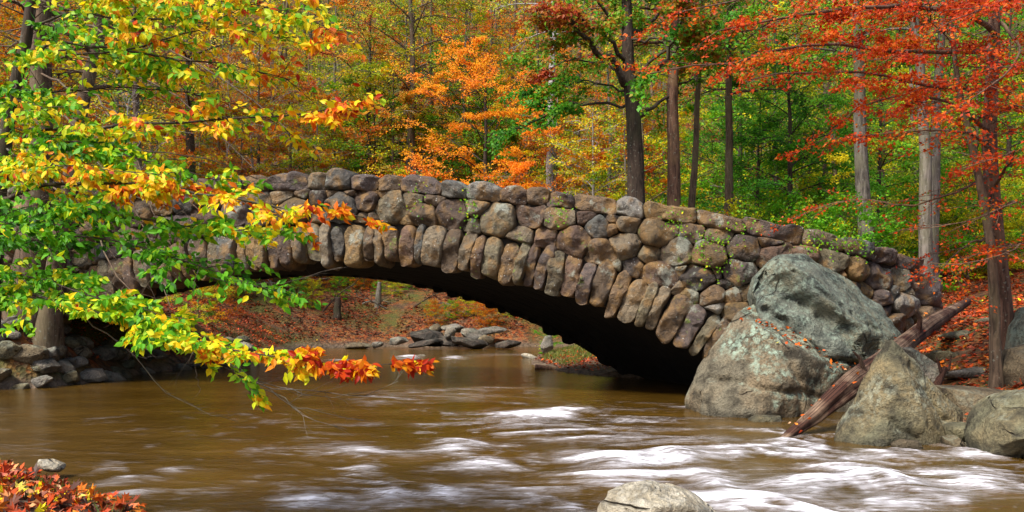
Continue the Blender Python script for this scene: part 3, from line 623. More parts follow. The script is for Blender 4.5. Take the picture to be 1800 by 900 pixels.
# a lobed leaf for the litter in the foreground and the oak
_l = []; 
for k_, (r_, a_) in enumerate([(.25, 100), (.48, 75), (.26, 58), (.55, 40), (.30, 24), (.62, 0), (.30, -24), (.55, -40), (.26, -58), (.48, -75), (.25, -100)]): _l.append((.38+r_*math.cos(R(a_)), r_*math.sin(R(a_)), .10*math.sin(k_*1.9)))
TL = (np.array([(.3, 0, 0)]+_l+[(0, 0, .02)]), [np.array([[0, i, i+1] for i in range(1, 12)]+[[0, 12, 1]])])
def leaves(pos, rs, size, hue, tm=TQ, up=.6, face=(0, 0, 0), spread=.5, dirs=None, droop=.25, var=.25):
    n = len(pos); N = np.array([0, 0, up])+np.asarray(face, float)+rs.normal(size=(n, 3))*spread; N = nrm(N)
    D = rs.normal(size=(n, 3)) if dirs is None else dirs+rs.normal(size=(n, 3))*.5; D = D-(D*N).sum(1, keepdims=True)*N; D = nrm(D); D[:, 2] -= droop; D = nrm(D); B_ = nrm(np.cross(N, D)); N = np.cross(D, B_)
    s_ = size*(1+rs.uniform(-var, var, n)); T_, Fs = tm; m = len(T_)
    V = pos[:, None]+s_[:, None, None]*(T_[None, :, 0, None]*D[:, None]+T_[None, :, 1, None]*B_[:, None]*rs.uniform(.75, 1.15, n)[:, None, None]+T_[None, :, 2, None]*N[:, None]*rs.uniform(-.6, 1.8, n)[:, None, None])
    return V.reshape(-1, 3), [(f[None]+(np.arange(n)*m)[:, None, None]).reshape(-1, f.shape[1]) for f in Fs], np.repeat(np.clip(hue, 0, 1), m)
def spray(wood, crown, L, lens, rs, nsub=7, sublen=.35, ntw=4, leaf=.09, nleaf=900, hue=(.5, .15, .12), tm=TQ, t0=.18, flat=.25, r0=.012, up=.6, face=(0, 0, 0), bend=0., huefn=None, scat=.8, leaf_droop=.25, wt=3, gaps=0.):
    """limbs L (n,k,3) -> twigs into wood, leaves into crown"""
    n = len(L); lens = np.broadcast_to(lens, n)
    i = np.repeat(np.arange(n), nsub); t = t0+(1-t0)*((np.tile(np.arange(nsub), n)+rs.uniform(0, 1, n*nsub))/nsub); p, d = along(L, i, t)
    side = np.where(np.arange(len(i)) % 2 == 0, 1, -1); a = side*rs.uniform(.5, 1.15, len(i)); ca, sa = np.cos(a), np.sin(a)
    dh = np.stack([d[:, 0]*ca-d[:, 1]*sa, d[:, 0]*sa+d[:, 1]*ca, d[:, 2]*.6+rs.normal(size=len(i))*flat], 1)
    sl_ = lens[i]*sublen*(1.15-.6*t)*rs.uniform(.6, 1.3, len(i)); S1 = paths(p, dh, sl_, 5, bend, .10, rs)
    j = np.repeat(np.arange(len(i)), ntw); t2 = .15+.85*rs.uniform(0, 1, len(j)); p2, d2 = along(S1, j, t2); a = np.where(np.arange(len(j)) % 2 == 0, 1, -1)*rs.uniform(.4, 1.1, len(j)); ca, sa = np.cos(a), np.sin(a)
    dh2 = np.stack([d2[:, 0]*ca-d2[:, 1]*sa, d2[:, 0]*sa+d2[:, 1]*ca, d2[:, 2]*.7+rs.normal(size=len(j))*flat], 1)
    S2 = paths(p2, dh2, sl_[j]*rs.uniform(.3, .6, len(j)), 4, bend, .12, rs)
    wood.add(*tubes(S1, np.linspace(1, .35, 5)[None]*r0*np.ones((len(S1), 1)), 4)); wood.add(*tubes(S2, np.linspace(.5, .2, 4)[None]*r0*np.ones((len(S2), 1)), wt))
    if nleaf <= 0: return
    cl = rs.normal(size=len(S1)); dens = np.exp(rs.normal(size=len(S1))*.7)*(rs.uniform(size=len(S1)) > gaps)*sl_; dens /= dens.sum()
    n1 = int(nleaf*.4); k1 = rs.choice(len(S1), n1, p=dens); q1, e1 = along(S1, k1, rs.uniform(.15, 1, n1))
    n2 = nleaf-n1; k2s = rs.choice(len(S1), n2, p=dens); k2 = k2s*ntw+rs.randint(0, ntw, n2); q2, e2 = along(S2, k2, rs.uniform(.1, 1.05, n2))
    q = np.vstack([q1, q2]); e = np.vstack([e1, e2]); sidx = np.concatenate([k1, k2s])
    sd = rs.normal(size=q.shape)*leaf*scat*np.array([1, 1, .6]); h = hue[0]+cl[sidx]*hue[1]+rs.normal(size=len(q))*hue[2]
    if huefn is not None: h = h+huefn(q, i[sidx])
    perp = np.stack([-e[:, 1], e[:, 0], 0*e[:, 0]], 1)*np.where(rs.uniform(size=len(q)) > .5, 1, -1)[:, None]
    crown.add(*leaves(q+sd, rs, leaf, h, tm, up, face, dirs=e*.8+perp*.8, droop=leaf_droop))
def gen_tree(seed, H, r0, cb, Rc, nl, nleaf, leaf, hue, up0=.5, droop=-.5, bark='bark_brown', leafm='green', kind='tree', profile=None, lean=(0, 0), wob=.03, nsub=7, ntw=3, fork=None, trunk=None, tm=TQ, flat=.25, loc=(0, 0, 0), label=None, cat='tree', group=None, name=None, seg=9, gaps=.15, scat=.9, up=.5, face=(0, -.3, 0)):
    rs = np.random.RandomState(seed); root = empty(name or kind, loc, label or kind, cat, group)
    k = 16; zz = np.linspace(-.35, H, k); wx = np.cumsum(rs.normal(size=k)*wob*H/k*1.5); wy = np.cumsum(rs.normal(size=k)*wob*H/k*1.5); wx -= np.interp(0, zz, wx); wy -= np.interp(0, zz, wy)
    T = np.stack([wx+lean[0]*zz, wy+lean[1]*zz, zz], 1)
    if trunk is not None: T = np.array(trunk, float); u = np.linspace(0, 1, len(T)); uu = np.linspace(0, 1, k); T = np.stack([np.interp(uu, u, T[:, a]) for a in range(3)], 1); T[1:-1] += rs.normal(size=(k-2, 3))*wob*.3*H/k
    hh = (T[:, 2]-T[0, 2])/(T[-1, 2]-T[0, 2]); rad = r0*(1-.82*hh)+r0*.55*np.exp(-np.maximum(T[:, 2], 0)/(r0*1.6))
    T_ = T+np.array(loc); wood = Acc(); crown = Acc(); V, F = tubes(T_[None], rad[None], seg)
    ang_ = np.tile(np.arange(seg), k); V = V+(fbm(V*3., 3, seed)[:, None])*r0*.12*np.array([1, 1, 0]); tr = Acc(); tr.add(V, F); trk = tr.build('trunk', M[bark], root)
    ti = cb+(1-cb)*((np.arange(nl)+rs.uniform(0, .8, nl))/nl); ti = np.clip(ti, 0, .985); st, td = along(T_[None], np.zeros(nl, int), np.interp(ti, hh, np.linspace(0, 1, k)))
    az = np.arange(nl)*2.4+rs.uniform(-.5, .5, nl); tp = (ti-cb)/(1-cb); prof = (np.sin(np.pi*(.18+.80*tp))**.8) if profile is None else profile(tp)
    Ln = Rc*prof*rs.uniform(.7, 1.2, nl); ev = up0*(.4+1.2*tp)+rs.uniform(-.15, .15, nl)
    D = np.stack([np.cos(az)*np.cos(ev), np.sin(az)*np.cos(ev), np.sin(ev)], 1); L = paths(st, D, Ln, 8, droop, .06, rs)
    rl = np.interp(ti, hh, rad)*.38; wood.add(*tubes(L, np.linspace(1, .15, 8)[None]*np.minimum(rl, .12*Ln**.5*.35)[:, None], 5))
    spray(wood, crown, L, Ln, rs, nsub, .42, ntw, leaf, nleaf, hue, tm, .15, flat, min(.022, r0*.12), bend=droop*.3, gaps=gaps, scat=scat, up=up, face=face)
    wood.build('branches', M[bark], root)
    if nleaf > 0: crown.build('crown', M[leafm], root, smooth=False)
    return root
# ---------------------------------------------------------------- trees one can tell apart
def far_enough(px, d):   # beyond the river, with the foot hidden by the bridge, never in the water
    if 230 < px < 1035:
        edge = np.interp(px, [230, 350, 500, 600, 700, 800, 900, 1000, 1035], [520, 492, 466, 466, 488, 508, 538, 585, 600])
        while HY-FPX*(gz((px-900)/FPX*d, d)-HC)/d > edge or shore_dist((px-900)/FPX*d, d) < 1: d += .5
    return d
def tr_at(px, d): return tuple(G(px, d))
def lean_for(px0, px1, d, H, py1=0):   # lean so the trunk crosses from px0 at the base to px1 at picture row py1
    z = HC-(py1-HY)/FPX*d; return ((px1-px0)/FPX*d/max(z-gz((px0-900)/FPX*d, d), 1), 0)
WT = [ # px base, px top, d, r, bark, leaf material, hue, crown base, R, nleaf, label
 (853, 858, 34, .13, 'bark_dark', 'orange', (.30, .18, .2), .12, 5.2, 27000, 'slim dark trunked tree glowing with bright orange leaves behind the bridge', 'maple_tree', 9.0, .10),
 (968, 972, 27, .15, 'bark_pale', 'yellow', (.5, .2, .2), .6, 3.0, 4000, 'straight pale grey trunk between the orange tree and the forked oak', 'tree', 15, .09),
 (1183, 1180, 24.5, .22, 'bark_red', 'oak', (.4, .2, .15), .55, 3.6, 7000, 'straight reddish brown trunk just right of the forked oak', 'tree', 16, .1),
 (1200, 1225, 25.5, .12, 'bark_brown', 'green', (.5, .2, .15), .6, 3.0, 4000, 'thin dark trunk leaning right beside the reddish brown one', 'tree', 14, .09),
 (1279, 1272, 27, .16, 'bark_brown', 'yellow', (.5, .2, .15), .55, 3.2, 6000, 'brown trunk right of the paired trunks behind the middle of the wall', 'tree', 14, .09),
 (1530, 1505, 25, .22, 'bark_grey', 'green', (.55, .2, .15), .5, 3.2, 7000, 'scaly grey trunk leaning slightly left behind the low end of the wall', 'tree', 15, .1),
 (1632, 1600, 21.5, .16, 'bark_grey', 'oak', (.4, .2, .15), .55, 3.0, 5000, 'smooth grey trunk at the end of the wall, the left one of a close pair', 'beech_tree', 13, .07),
 (1634, 1660, 22.2, .15, 'bark_grey', 'red', (.35, .2, .15), .55, 3.0, 5000, 'smooth grey trunk at the end of the wall, the right one of a close pair', 'beech_tree', 13, .07),
 (728, 726, 37, .19, 'bark_brown', 'yellow', (.4, .2, .15), .45, 3.6, 8000, 'brown trunk left of the orange tree, rising through yellow green leaves', 'tree', 16, .1),
 (334, 326, 33, .20, 'bark_dark', 'yellow', (.65, .15, .15), .4, 3.5, 3000, 'dark trunk seen through the bare twigs behind the left half of the bridge', 'tree', 15, .1),
 (247, 240, 36, .2, 'bark_brown', 'yellow', (.65, .15, .15), .4, 3.5, 3000, 'brown trunk behind the bridge, between the near left trunks and the dark one', 'tree', 15, .1),
 (1390, 1385, 28, .12, 'bark_dark', 'green', (.4, .2, .12), .22, 2.8, 9000, 'dark ivy green trunk among green leaves behind the right part of the wall', 'tree', 9, .09),
 (1330, 1340, 30, .09, 'bark_dark', 'green', (.4, .2, .12), .2, 2.6, 9000, 'thin dark sapling in green leaves behind the right half of the wall', 'tree', 8, .09),
 (1490, 1440, 32, .12, 'bark_red', 'green', (.55, .2, .12), .3, 2.8, 7000, 'reddish trunk in the shade left of the scaly grey trunk', 'tree', 10, .09),
 (650, 648, 42, .17, 'bark_dark', 'rust', (.5, .2, .15), .2, 3.6, 9000, 'thin tree with rust orange leaves behind the bridge, left of the tall brown trunk', 'tree', 13, .11),
 (1040, 1044, 40, .12, 'bark_pale', 'yellow', (.6, .2, .15), .3, 2.8, 4000, 'pale thin trunk between the straight pale trunk and the forked oak', 'tree', 11, .1),
 (1545, 1548, 34, .11, 'bark_dark', 'yellow', (.4, .2, .12), .25, 3, 8000, 'thin dark tree behind the scaly grey trunk', 'tree', 10, .1),
]
for i, (p0, p1, d, r_, bk, lm, hu, cb, Rc, nlf, lab, nm, H, lf) in enumerate(WT):
    d1 = far_enough(p0, d); k_ = d1/d; d = d1; r_ *= 1.2*k_; H *= k_; Rc *= k_; lf *= k_**.5; nlf = int(nlf*1.35)
    gen_tree(500+i, H, r_, cb, Rc, 26, nlf, lf, hu, bark=bk, leafm=lm, name=nm, lean=lean_for(p0, p1, d, H), loc=tr_at(p0, d), label=lab, up0=.55, droop=-.55, wob=.02, nsub=7, tm=TH if nm == 'oak_tree' else TQ, face=(0, -.7, 0))
# leaning trunk behind the wall
b0 = G(1372, 27); tp = P(1478, 200, 30)
gen_tree(560, 7, .10, .5, 2., 10, 2500, .09, (.5, .2, .1), bark='bark_brown', leafm='green', trunk=[(0, 0, -.3), *( (np.array(tp)-b0)*k for k in (.33, .66, 1.))], loc=tuple(b0), label='slender brown trunk leaning hard to the right among green leaves behind the wall', name='tree')
b0 = G(1400, 29); tp = P(1430, 230, 30)
gen_tree(561, 7, .12, .5, 2., 10, 2500, .09, (.5, .2, .1), bark='bark_red', leafm='green', trunk=[(0, 0, -.3), *( (np.array(tp)-b0)*k for k in (.33, .66, 1.))], loc=tuple(b0), label='short reddish trunk leaning right between the ivy green trunk and the leaning one', name='tree')
# twigs and broken boughs lying on the far bank under the arch
_r = np.random.RandomState(17)
for i in range(12):
    px = 430+i*50+_r.uniform(-15, 15); d = _r.uniform(42.6, 49); o_ = G(px, d, .08); w_ = Acc(); L_ = paths(o_[None], np.array([[_r.uniform(-1, 1), _r.uniform(-.3, .6), _r.uniform(.1, .7)]]), _r.uniform(1.2, 2.6), 8, -.5, .12, _r)
    w_.add(*tubes(L_, np.linspace(.05, .015, 8)[None], 5)); spray(w_, None, L_, np.array([2.]), _r, nsub=6, sublen=.45, ntw=2, nleaf=0, r0=.02, flat=.4)
    tag(w_.build('fallen_branch', M['bark_grey' if i % 3 else 'bark_dark'], loc=o_), 'bare broken branch lying among leaves on the far bank seen under the arch', 'branch', 'broken branches on the far bank')
# two big trunks at the left bank
for i, (pts_, r_, lab, bk) in enumerate([([(48, 505, 20.3), (62, 430, 20.0), (70, 250, 19.9), (72, 80, 19.9), (82, -60, 19.9), (85, -250, 19.8)], .40, 'thick furrowed brown trunk at the left edge in front of the bridge end', 'bark_brown'),
    ([(80, 510, 20.2), (104, 430, 19.8), (122, 340, 19.4), (140, 200, 19.4), (168, 90, 19.4), (182, -40, 19.4), (190, -220, 19.4)], .26, 'grey brown trunk leaning to the right beside the thick one at the left', 'bark_brown')]):
    A_ = np.array([P(*q_) for q_ in pts_]); b0 = A_[0].copy(); b0[2] = min(b0[2], gz(b0[0], b0[1])); tl = [tuple(np.array([0, 0, -.3]))]+[tuple(a-b0) for a in A_[1:]]
    gen_tree(570+i, 9, r_, .55, 3, 14, 0, .09, (.5, .1, .1), bark=bk, trunk=tl, loc=tuple(b0), label=lab, name='tree', seg=16, wob=.01)
# bare pale twigs of dead saplings behind the bridge at the left and centre
for i, (px, d, H, lab) in enumerate([(905, 27, 4.0, 'leafless pale forked sapling behind the wall below the orange tree'), (450, 26, 6.5, 'leafless grey tangle of branches behind the left half of the bridge'), (395, 29, 7.5, 'tall leafless branches behind the left half of the bridge, left of the grey tangle'),
    (1065, 30, 5, 'fine leafless grey sapling behind the wall left of the forked oak'), (1015, 31, 5, 'leafless grey sapling just right of the straight pale trunk'), (560, 30, 6.5, 'leafless sapling behind the crown of the bridge under rust coloured trees'), (230, 25, 7, 'bare grey branches behind the left trunks')]):
    d1 = far_enough(px, d); H *= d1/d; k_ = d1/d; d = d1
    gen_tree(580+i, H, .05*k_, .12, 2.6*k_, 22, 0, .1, (.5, .1, .1), bark='bark_pale', loc=tuple(G(px, d)), label=lab, name='bare_sapling', cat='sapling', up0=.7, droop=-.25, nsub=7, ntw=4, wob=.06, seg=6)

# red leaved beech at the right: trunk and long drooping limbs across the top of the picture
rs = np.random.RandomState(5)
def limb3(pts, k=14, wob=.03, rs=rs):
    A_ = np.array([P(*q_) for q_ in pts]); seg = np.linalg.norm(np.diff(A_, axis=0), axis=1); u = np.concatenate([[0], np.cumsum(seg)])/seg.sum(); uu = np.linspace(0, 1, k)
    # smooth interpolation
    out = np.stack([np.interp(uu, u, A_[:, a]) for a in range(3)], 1)
    for _ in range(2): out[1:-1] = (out[:-2]+2*out[1:-1]+out[2:])/4
    out[1:-1] += rs.normal(size=(k-2, 3))*wob*.5; return out, seg.sum()
base_ = G(1768, 14.6); red = empty('beech_tree', tuple(base_), 'beech with dark trunk at the right whose red leaves spread over the upper right', 'tree')
def custom_tree(root, trunk, rt, limbs, bark, leafm, rs, extra=None, lname='limb', sprayk={}, seg=12):
    k = len(trunk); T = np.array(trunk); T[0, 2] -= .3; hh = np.linspace(0, 1, 16); u = np.linspace(0, 1, k); T = np.stack([np.interp(hh, u, T[:, a]) for a in range(3)], 1)
    rad = rt*(1-.6*hh)+rt*.5*np.exp(-np.arange(16)*.9); V, F = tubes(T[None], rad[None], seg); V = V+fbm(V*3., 3, 5)[:, None]*rt*.12; a = Acc(); a.add(V, F); a.build('trunk', M[bark], root)
    for L, ln, r_, kw in limbs:
        wood = Acc(); crown = Acc(); rr_ = np.linspace(1, .18, len(L))*r_; lw = Acc(); lw.add(*tubes(L[None], rr_[None], 7)); lo_ = lw.build(lname, M[bark], root)
        kk = dict(sprayk); kk.update(kw); spray(wood, crown, L[None], np.array([kk.pop('sl', ln)]), rs, **kk)
        wood.build('twigs', M[bark], lo_); crown.build('foliage', M[leafm], lo_, smooth=False)
    return root
tk = [base_, P(1765, 560, 14.6), P(1748, 400, 14.6), P(1738, 250, 14.6), P(1745, 120, 14.6), P(1750, -20, 14.6), P(1758, -200, 14.6)]
RL = [([(1750, 60, 14.6), (1690, 18, 13.5), (1600, 8, 12.5), (1500, 12, 12), (1380, 30, 11.5), (1260, 55, 11)], .05, 5000), ([(1748, 90, 14.6), (1660, 92, 13), (1560, 95, 12.2), (1440, 62, 11.6), (1330, 100, 11.2), (1240, 118, 11), (1140, 130, 10.8)], .045, 5200),
      ([(1740, 160, 14.6), (1620, 150, 12.5), (1500, 120, 12), (1400, 130, 11.8), (1320, 140, 11.5)], .04, 3600), ([(1740, 230, 14.6), (1660, 170, 12.6), (1560, 165, 12.2), (1480, 200, 12), (1440, 250, 12)], .035, 2000),
      ([(1740, 260, 14.6), (1700, 230, 12.4), (1620, 230, 11.8), (1530, 235, 11.6), (1450, 245, 11.6)], .03, 1000), ([(1760, 40, 14.6), (1800, 90, 12), (1760, 150, 11.5), (1680, 190, 11.2), (1600, 230, 11.4)], .03, 2200),
      ([(1750, 300, 14.6), (1700, 330, 13.5), (1600, 370, 14), (1500, 340, 14.5), (1395, 385, 14.8)], .025, 500), ([(1748, 330, 14.6), (1790, 260, 12), (1740, 280, 11.6), (1680, 300, 11.8)], .03, 900),
      ([(1752, 370, 14.6), (1790, 350, 12), (1740, 380, 11.6), (1670, 400, 11.6), (1600, 405, 11.8)], .025, 500), ([(1755, 430, 14.6), (1800, 430, 11.6), (1740, 462, 11.4), (1680, 470, 11.5), (1630, 462, 11.6)], .022, 700),
      ([(1752, 410, 14.6), (1700, 430, 13.6), (1660, 460, 13), (1640, 500, 12.8)], .022, 700), ([(1745, 0, 14.6), (1640, -40, 12), (1480, -30, 11), (1330, -10, 10.5), (1200, 20, 10.4)], .04, 3600), ([(1752, 200, 14.6), (1800, 180, 12), (1840, 260, 11.6)], .03, 900),
      ([(1748, 10, 14.6), (1800, -10, 11), (1740, 10, 10), (1690, 30, 9.6)], .03, 1600)]
limbs = []
for pts_, r_, nlf in RL:
    L, ln = limb3(pts_); limbs.append((L, ln, r_, dict(nleaf=int(nlf*.8), nsub=max(7, int(ln*3.6)), sl=2.4)))
custom_tree(red, tk, .17, limbs, 'bark_red', 'red', rs, sprayk=dict(sublen=.42, ntw=4, leaf=.056, hue=(.40, .16, .2), tm=TH, t0=.12, flat=.16, r0=.006, up=.55, face=(0, -.35, .0), bend=-.25, gaps=.08))
# forked oak right behind the wall
rs = np.random.RandomState(8); D_ = 23.5
base_ = G(1120, D_); oak = empty('oak_tree', tuple(base_), 'sturdy forked oak with green and russet leaves standing right behind the bridge wall', 'tree')
OL = [([(1106, 150), (1080, 118), (1048, 88), (1010, 45), (975, 5)], .12, 1500, .62), ([(1120, 205), (1150, 188), (1195, 152), (1250, 120)], .07, 900, .45), ([(1114, 168), (1135, 148), (1160, 120), (1190, 60), (1205, 10)], .10, 1600, .4),
      ([(1108, 182), (1060, 176), (1005, 183), (960, 196), (905, 228), (868, 244)], .045, 1500, .28), ([(1104, 110), (1070, 60), (1010, 30), (950, 25)], .07, 1500, .62), ([(1102, 80), (1130, 40), (1180, 10), (1240, -5)], .07, 1300, .45),
      ([(1102, 60), (1060, 5), (1000, -20), (930, -20)], .06, 1200, .35), ([(1108, 130), (1060, 110), (990, 110), (930, 125)], .04, 1200, .5), ([(1110, 150), (1160, 95), (1230, 70), (1290, 85)], .05, 1200, .3), ([(1102, 90), (1090, 40), (1040, -10)], .05, 900, .6),
      ([(1104, 70), (1150, 70), (1210, 85), (1260, 60)], .04, 900, .35), ([(1112, 165), (1060, 150), (1010, 140), (950, 160)], .035, 900, .3)]
limbs = []
for i, (pts_, r_, nlf, h_) in enumerate(OL):
    L, ln = limb3([(a, b, D_+(0 if j == 0 else (.5*j if i % 2 else -.45*j))) for j, (a, b) in enumerate(pts_)], 14, .12, rs); limbs.append((L, ln, r_, dict(nleaf=nlf, nsub=max(7, int(ln*2.6)), sl=3.0, hue=(h_, .14, .12))))
custom_tree(oak, [base_, P(1118, 290, D_), P(1113, 200, D_), P(1106, 140, D_), P(1103, 60, D_), P(1100, -40, D_), P(1098, -160, D_)], .25, limbs, 'bark_dark', 'oak', rs, sprayk=dict(sublen=.45, ntw=4, leaf=.12, tm=TH, t0=.25, flat=.3, r0=.014, up=.5, face=(0, -.6, 0), bend=-.25, gaps=.1))
# second, thinner stem just in front, and the dark trunk behind
b0 = G(1752, 13.2); gen_tree(590, 9, .095, .6, 2, 10, 900, .07, (.5, .15, .15), bark='bark_brown', leafm='red', trunk=[(0, 0, -.3), *(tuple(P(a, b, 13.2)-b0) for a, b in ((1748, 560), (1742, 430), (1718, 300), (1690, 180), (1670, 40), (1660, -100)))], loc=tuple(b0), label='thin brown trunk in front of the dark beech trunk, bending left higher up', name='tree', seg=10)

# near tree at the left whose turning branches hang over the creek
rs = np.random.RandomState(11)
bx = -4.55; base_ = np.array([bx, 6.7, gz(bx, 6.7)])
near = empty('beech_tree', tuple(base_), 'near beech at the left edge, its green, yellow and orange branches hanging over the creek', 'tree')
tk = [base_, P(-50, 800, 6.7), P(-18, 640, 6.7), P(-8, 480, 6.7), P(2, 300, 6.7), P(22, 160, 6.7), P(50, 60, 6.7), P(62, -60, 6.7), P(70, -220, 6.7)]
# path, radius, leaves, hue at the base, hue at the tip, spray length
NL = [([(48, 90, 6.7), (115, 70, 6.4), (190, 88, 6.1), (330, 108, 5.9), (420, 110, 5.8), (510, 140, 5.7)], .014, 330, .30, .62, .9),
      ([(40, 120, 6.7), (110, 100, 6.2), (190, 90, 6.0), (270, 75, 5.9), (345, 58, 5.8), (410, 25, 5.7), (470, 0, 5.7)], .012, 300, .45, .60, .9),
      ([(55, 50, 6.7), (115, 22, 6.3), (210, 35, 6.0), (340, 40, 5.8), (460, 55, 5.6), (560, 90, 5.5)], .010, 380, .35, .66, .9),
      ([(60, 0, 6.7), (150, -25, 6.2), (300, -20, 5.8), (430, 0, 5.6), (540, 30, 5.5), (590, 60, 5.4)], .010, 420, .42, .66, .9),
      ([(15, 200, 6.7), (60, 236, 6.4), (100, 225, 6.2), (170, 222, 6.0), (260, 217, 5.9), (360, 215, 5.8), (450, 211, 5.7), (530, 200, 5.6), (600, 186, 5.6), (650, 178, 5.5)], .016, 540, .42, .72, .75),
      ([(50, 232, 6.4), (120, 245, 6.1), (190, 262, 5.9), (260, 285, 5.8), (330, 300, 5.7), (410, 318, 5.7)], .009, 330, .2, .36, .7),
      ([(20, 170, 6.7), (90, 165, 6.2), (200, 150, 6.4), (330, 160, 6.6), (440, 190, 6.7)], .009, 120, .2, .5, .9),
      ([(0, 350, 6.7), (50, 330, 6.2), (130, 322, 5.9), (220, 318, 5.7), (320, 330, 5.6), (400, 350, 5.5), (480, 362, 5.4), (560, 372, 5.4), (640, 382, 5.3)], .018, 620, .50, .74, .7),
      ([(-5, 400, 6.7), (60, 372, 6.2), (160, 368, 5.9), (240, 380, 5.8), (330, 398, 5.7), (420, 405, 5.6), (500, 410, 5.5)], .011, 430, .16, .42, .8),
      ([(-8, 440, 6.7), (70, 415, 6.1), (150, 415, 5.9), (240, 430, 5.8), (320, 455, 5.7), (400, 485, 5.6), (500, 515, 5.5)], .011, 400, .08, .32, .8),
      ([(-12, 500, 6.7), (40, 510, 6.0), (120, 530, 5.7), (210, 560, 5.5), (310, 590, 5.3), (400, 615, 5.2), (490, 632, 5.1), (580, 645, 5.0), (640, 640, 4.95), (685, 640, 4.95)], .013, 1050, .26, .76, .62),
      ([(-10, 470, 6.7), (30, 480, 6.1), (100, 500, 5.8), (170, 525, 5.6), (240, 545, 5.5), (330, 560, 5.4)], .010, 430, .26, .4, .6),
      ([(240, 565, 5.6), (320, 600, 5.4), (390, 640, 5.3), (430, 670, 5.25), (440, 695, 5.2)], .006, 90, .5, .62, .5),
      ([(10, 260, 6.7), (40, 285, 6.0), (110, 288, 5.6), (180, 300, 5.4), (300, 308, 5.3)], .008, 210, .52, .62, .5),
      ([(30, 140, 6.7), (20, 170, 6.2), (60, 190, 5.9), (130, 190, 5.8)], .008, 160, .3, .5, .7),
      ([(-5, 420, 6.7), (-20, 380, 6.0), (30, 400, 5.6), (90, 440, 5.6)], .008, 160, .15, .3, .7),
      ([(60, -60, 6.7), (200, -80, 6.0), (350, -60, 5.6), (450, -35, 5.4), (520, -10, 5.3)], .010, 300, .5, .62, .9)]
limbs = []
for pts_, r_, nlf, h0, h1, slen in NL:
    L, ln = limb3(pts_, 16, .018, rs); u = L[:, 0]
    def hf(q, ii, h0=h0, h1=h1, x0=L[0, 0], x1=L[-1, 0]): tt = np.clip((q[:, 0]-x0)/(x1-x0+1e-6), 0, 1.1); return h0+(h1-h0)*tt+.10*(tt > .86)*(h1 > .7)
    limbs.append((L, ln, r_, dict(nleaf=int(nlf*2.75), nsub=max(8, int(ln*9)), sl=slen, huefn=hf)))
custom_tree(near, tk, .075, limbs, 'bark_dark', 'near', rs, sprayk=dict(sublen=.55, ntw=4, leaf=.054, hue=(-.03, .08, .15), tm=TN, t0=.1, flat=.22, r0=.0035, up=.5, face=(0, -.75, .0), bend=-.22, scat=.3, leaf_droop=.42, gaps=.04))
# bare drooping twigs touching the water
rs = np.random.RandomState(21); tw = empty('dead_branch', tuple(P(250, 640, 6.0)), 'leafless drooping twigs dangling over the water below the orange tipped branch', 'branch')
for i, pts_ in enumerate([[(118, 530, 5.7), (250, 640, 6.0), (300, 695, 6.0), (350, 725, 6), (420, 742, 6)], [(305, 588, 5.32), (400, 640, 5.35), (480, 690, 5.3), (540, 735, 5.2), (610, 755, 5.2)], [(330, 594, 5.28), (430, 660, 5.4), (510, 690, 5.3), (580, 700, 5.2), (640, 690, 5.2)],
    [(355, 602, 5.25), (440, 670, 5.4), (520, 715, 5.3), (580, 728, 5.2), (640, 738, 5.2)], [(315, 590, 5.3), (410, 650, 5.4), (470, 680, 5.3), (560, 690, 5.2), (655, 700, 5.2), (700, 670, 5.2)], [(330, 594, 5.28), (345, 660, 5.4), (350, 690, 5.5)], [(262, 436, 5.78), (400, 500, 5.9), (520, 498, 5.8), (600, 470, 5.8)], [(190, 262, 5.9), (350, 270, 6.2), (480, 330, 6.3), (590, 290, 6.2)]]):
    wd = Acc(); L, ln = limb3(pts_, 14, .02, rs); wd.add(*tubes(L[None], np.linspace(.005, .0015, 14)[None], 5)); spray(wd, None, L[None], np.array([.6]), rs, nsub=int(ln*6), sublen=.5, ntw=3, nleaf=0, r0=.0016, flat=.3)
    wd.build('twig', M['bark_grey'], tw)
# drooping bare limbs of the thick trunk in front of the bridge end
rs = np.random.RandomState(22); tw = empty('dead_branch', tuple(P(150, 420, 16)), 'dark leafless branches sweeping down in front of the left bridge end', 'branch')
for pts_ in [[(74, 180, 19.7), (190, 260, 16), (260, 420, 15), (300, 540, 14.5)], [(74, 130, 19.7), (210, 190, 16), (260, 330, 15), (300, 430, 15)], [(68, 310, 19.7), (160, 380, 16), (220, 500, 15), (280, 590, 14)], [(74, 80, 19.7), (210, 110, 16), (330, 180, 15), (450, 300, 15)], [(76, 40, 19.7), (240, 60, 16), (400, 140, 15), (560, 260, 14.5)], [(70, 250, 19.7), (220, 300, 16), (330, 330, 15), (400, 420, 15)]]:
    wd = Acc(); L, ln = limb3(pts_, 14, .08, rs); wd.add(*tubes(L[None], np.linspace(.03, .008, 14)[None], 5)); spray(wd, None, L[None], np.array([2.0]), rs, nsub=int(ln*2.2), sublen=.5, ntw=3, nleaf=0, r0=.006, flat=.3, bend=-.3)
    wd.build('bough', M['bark_brown'], tw)

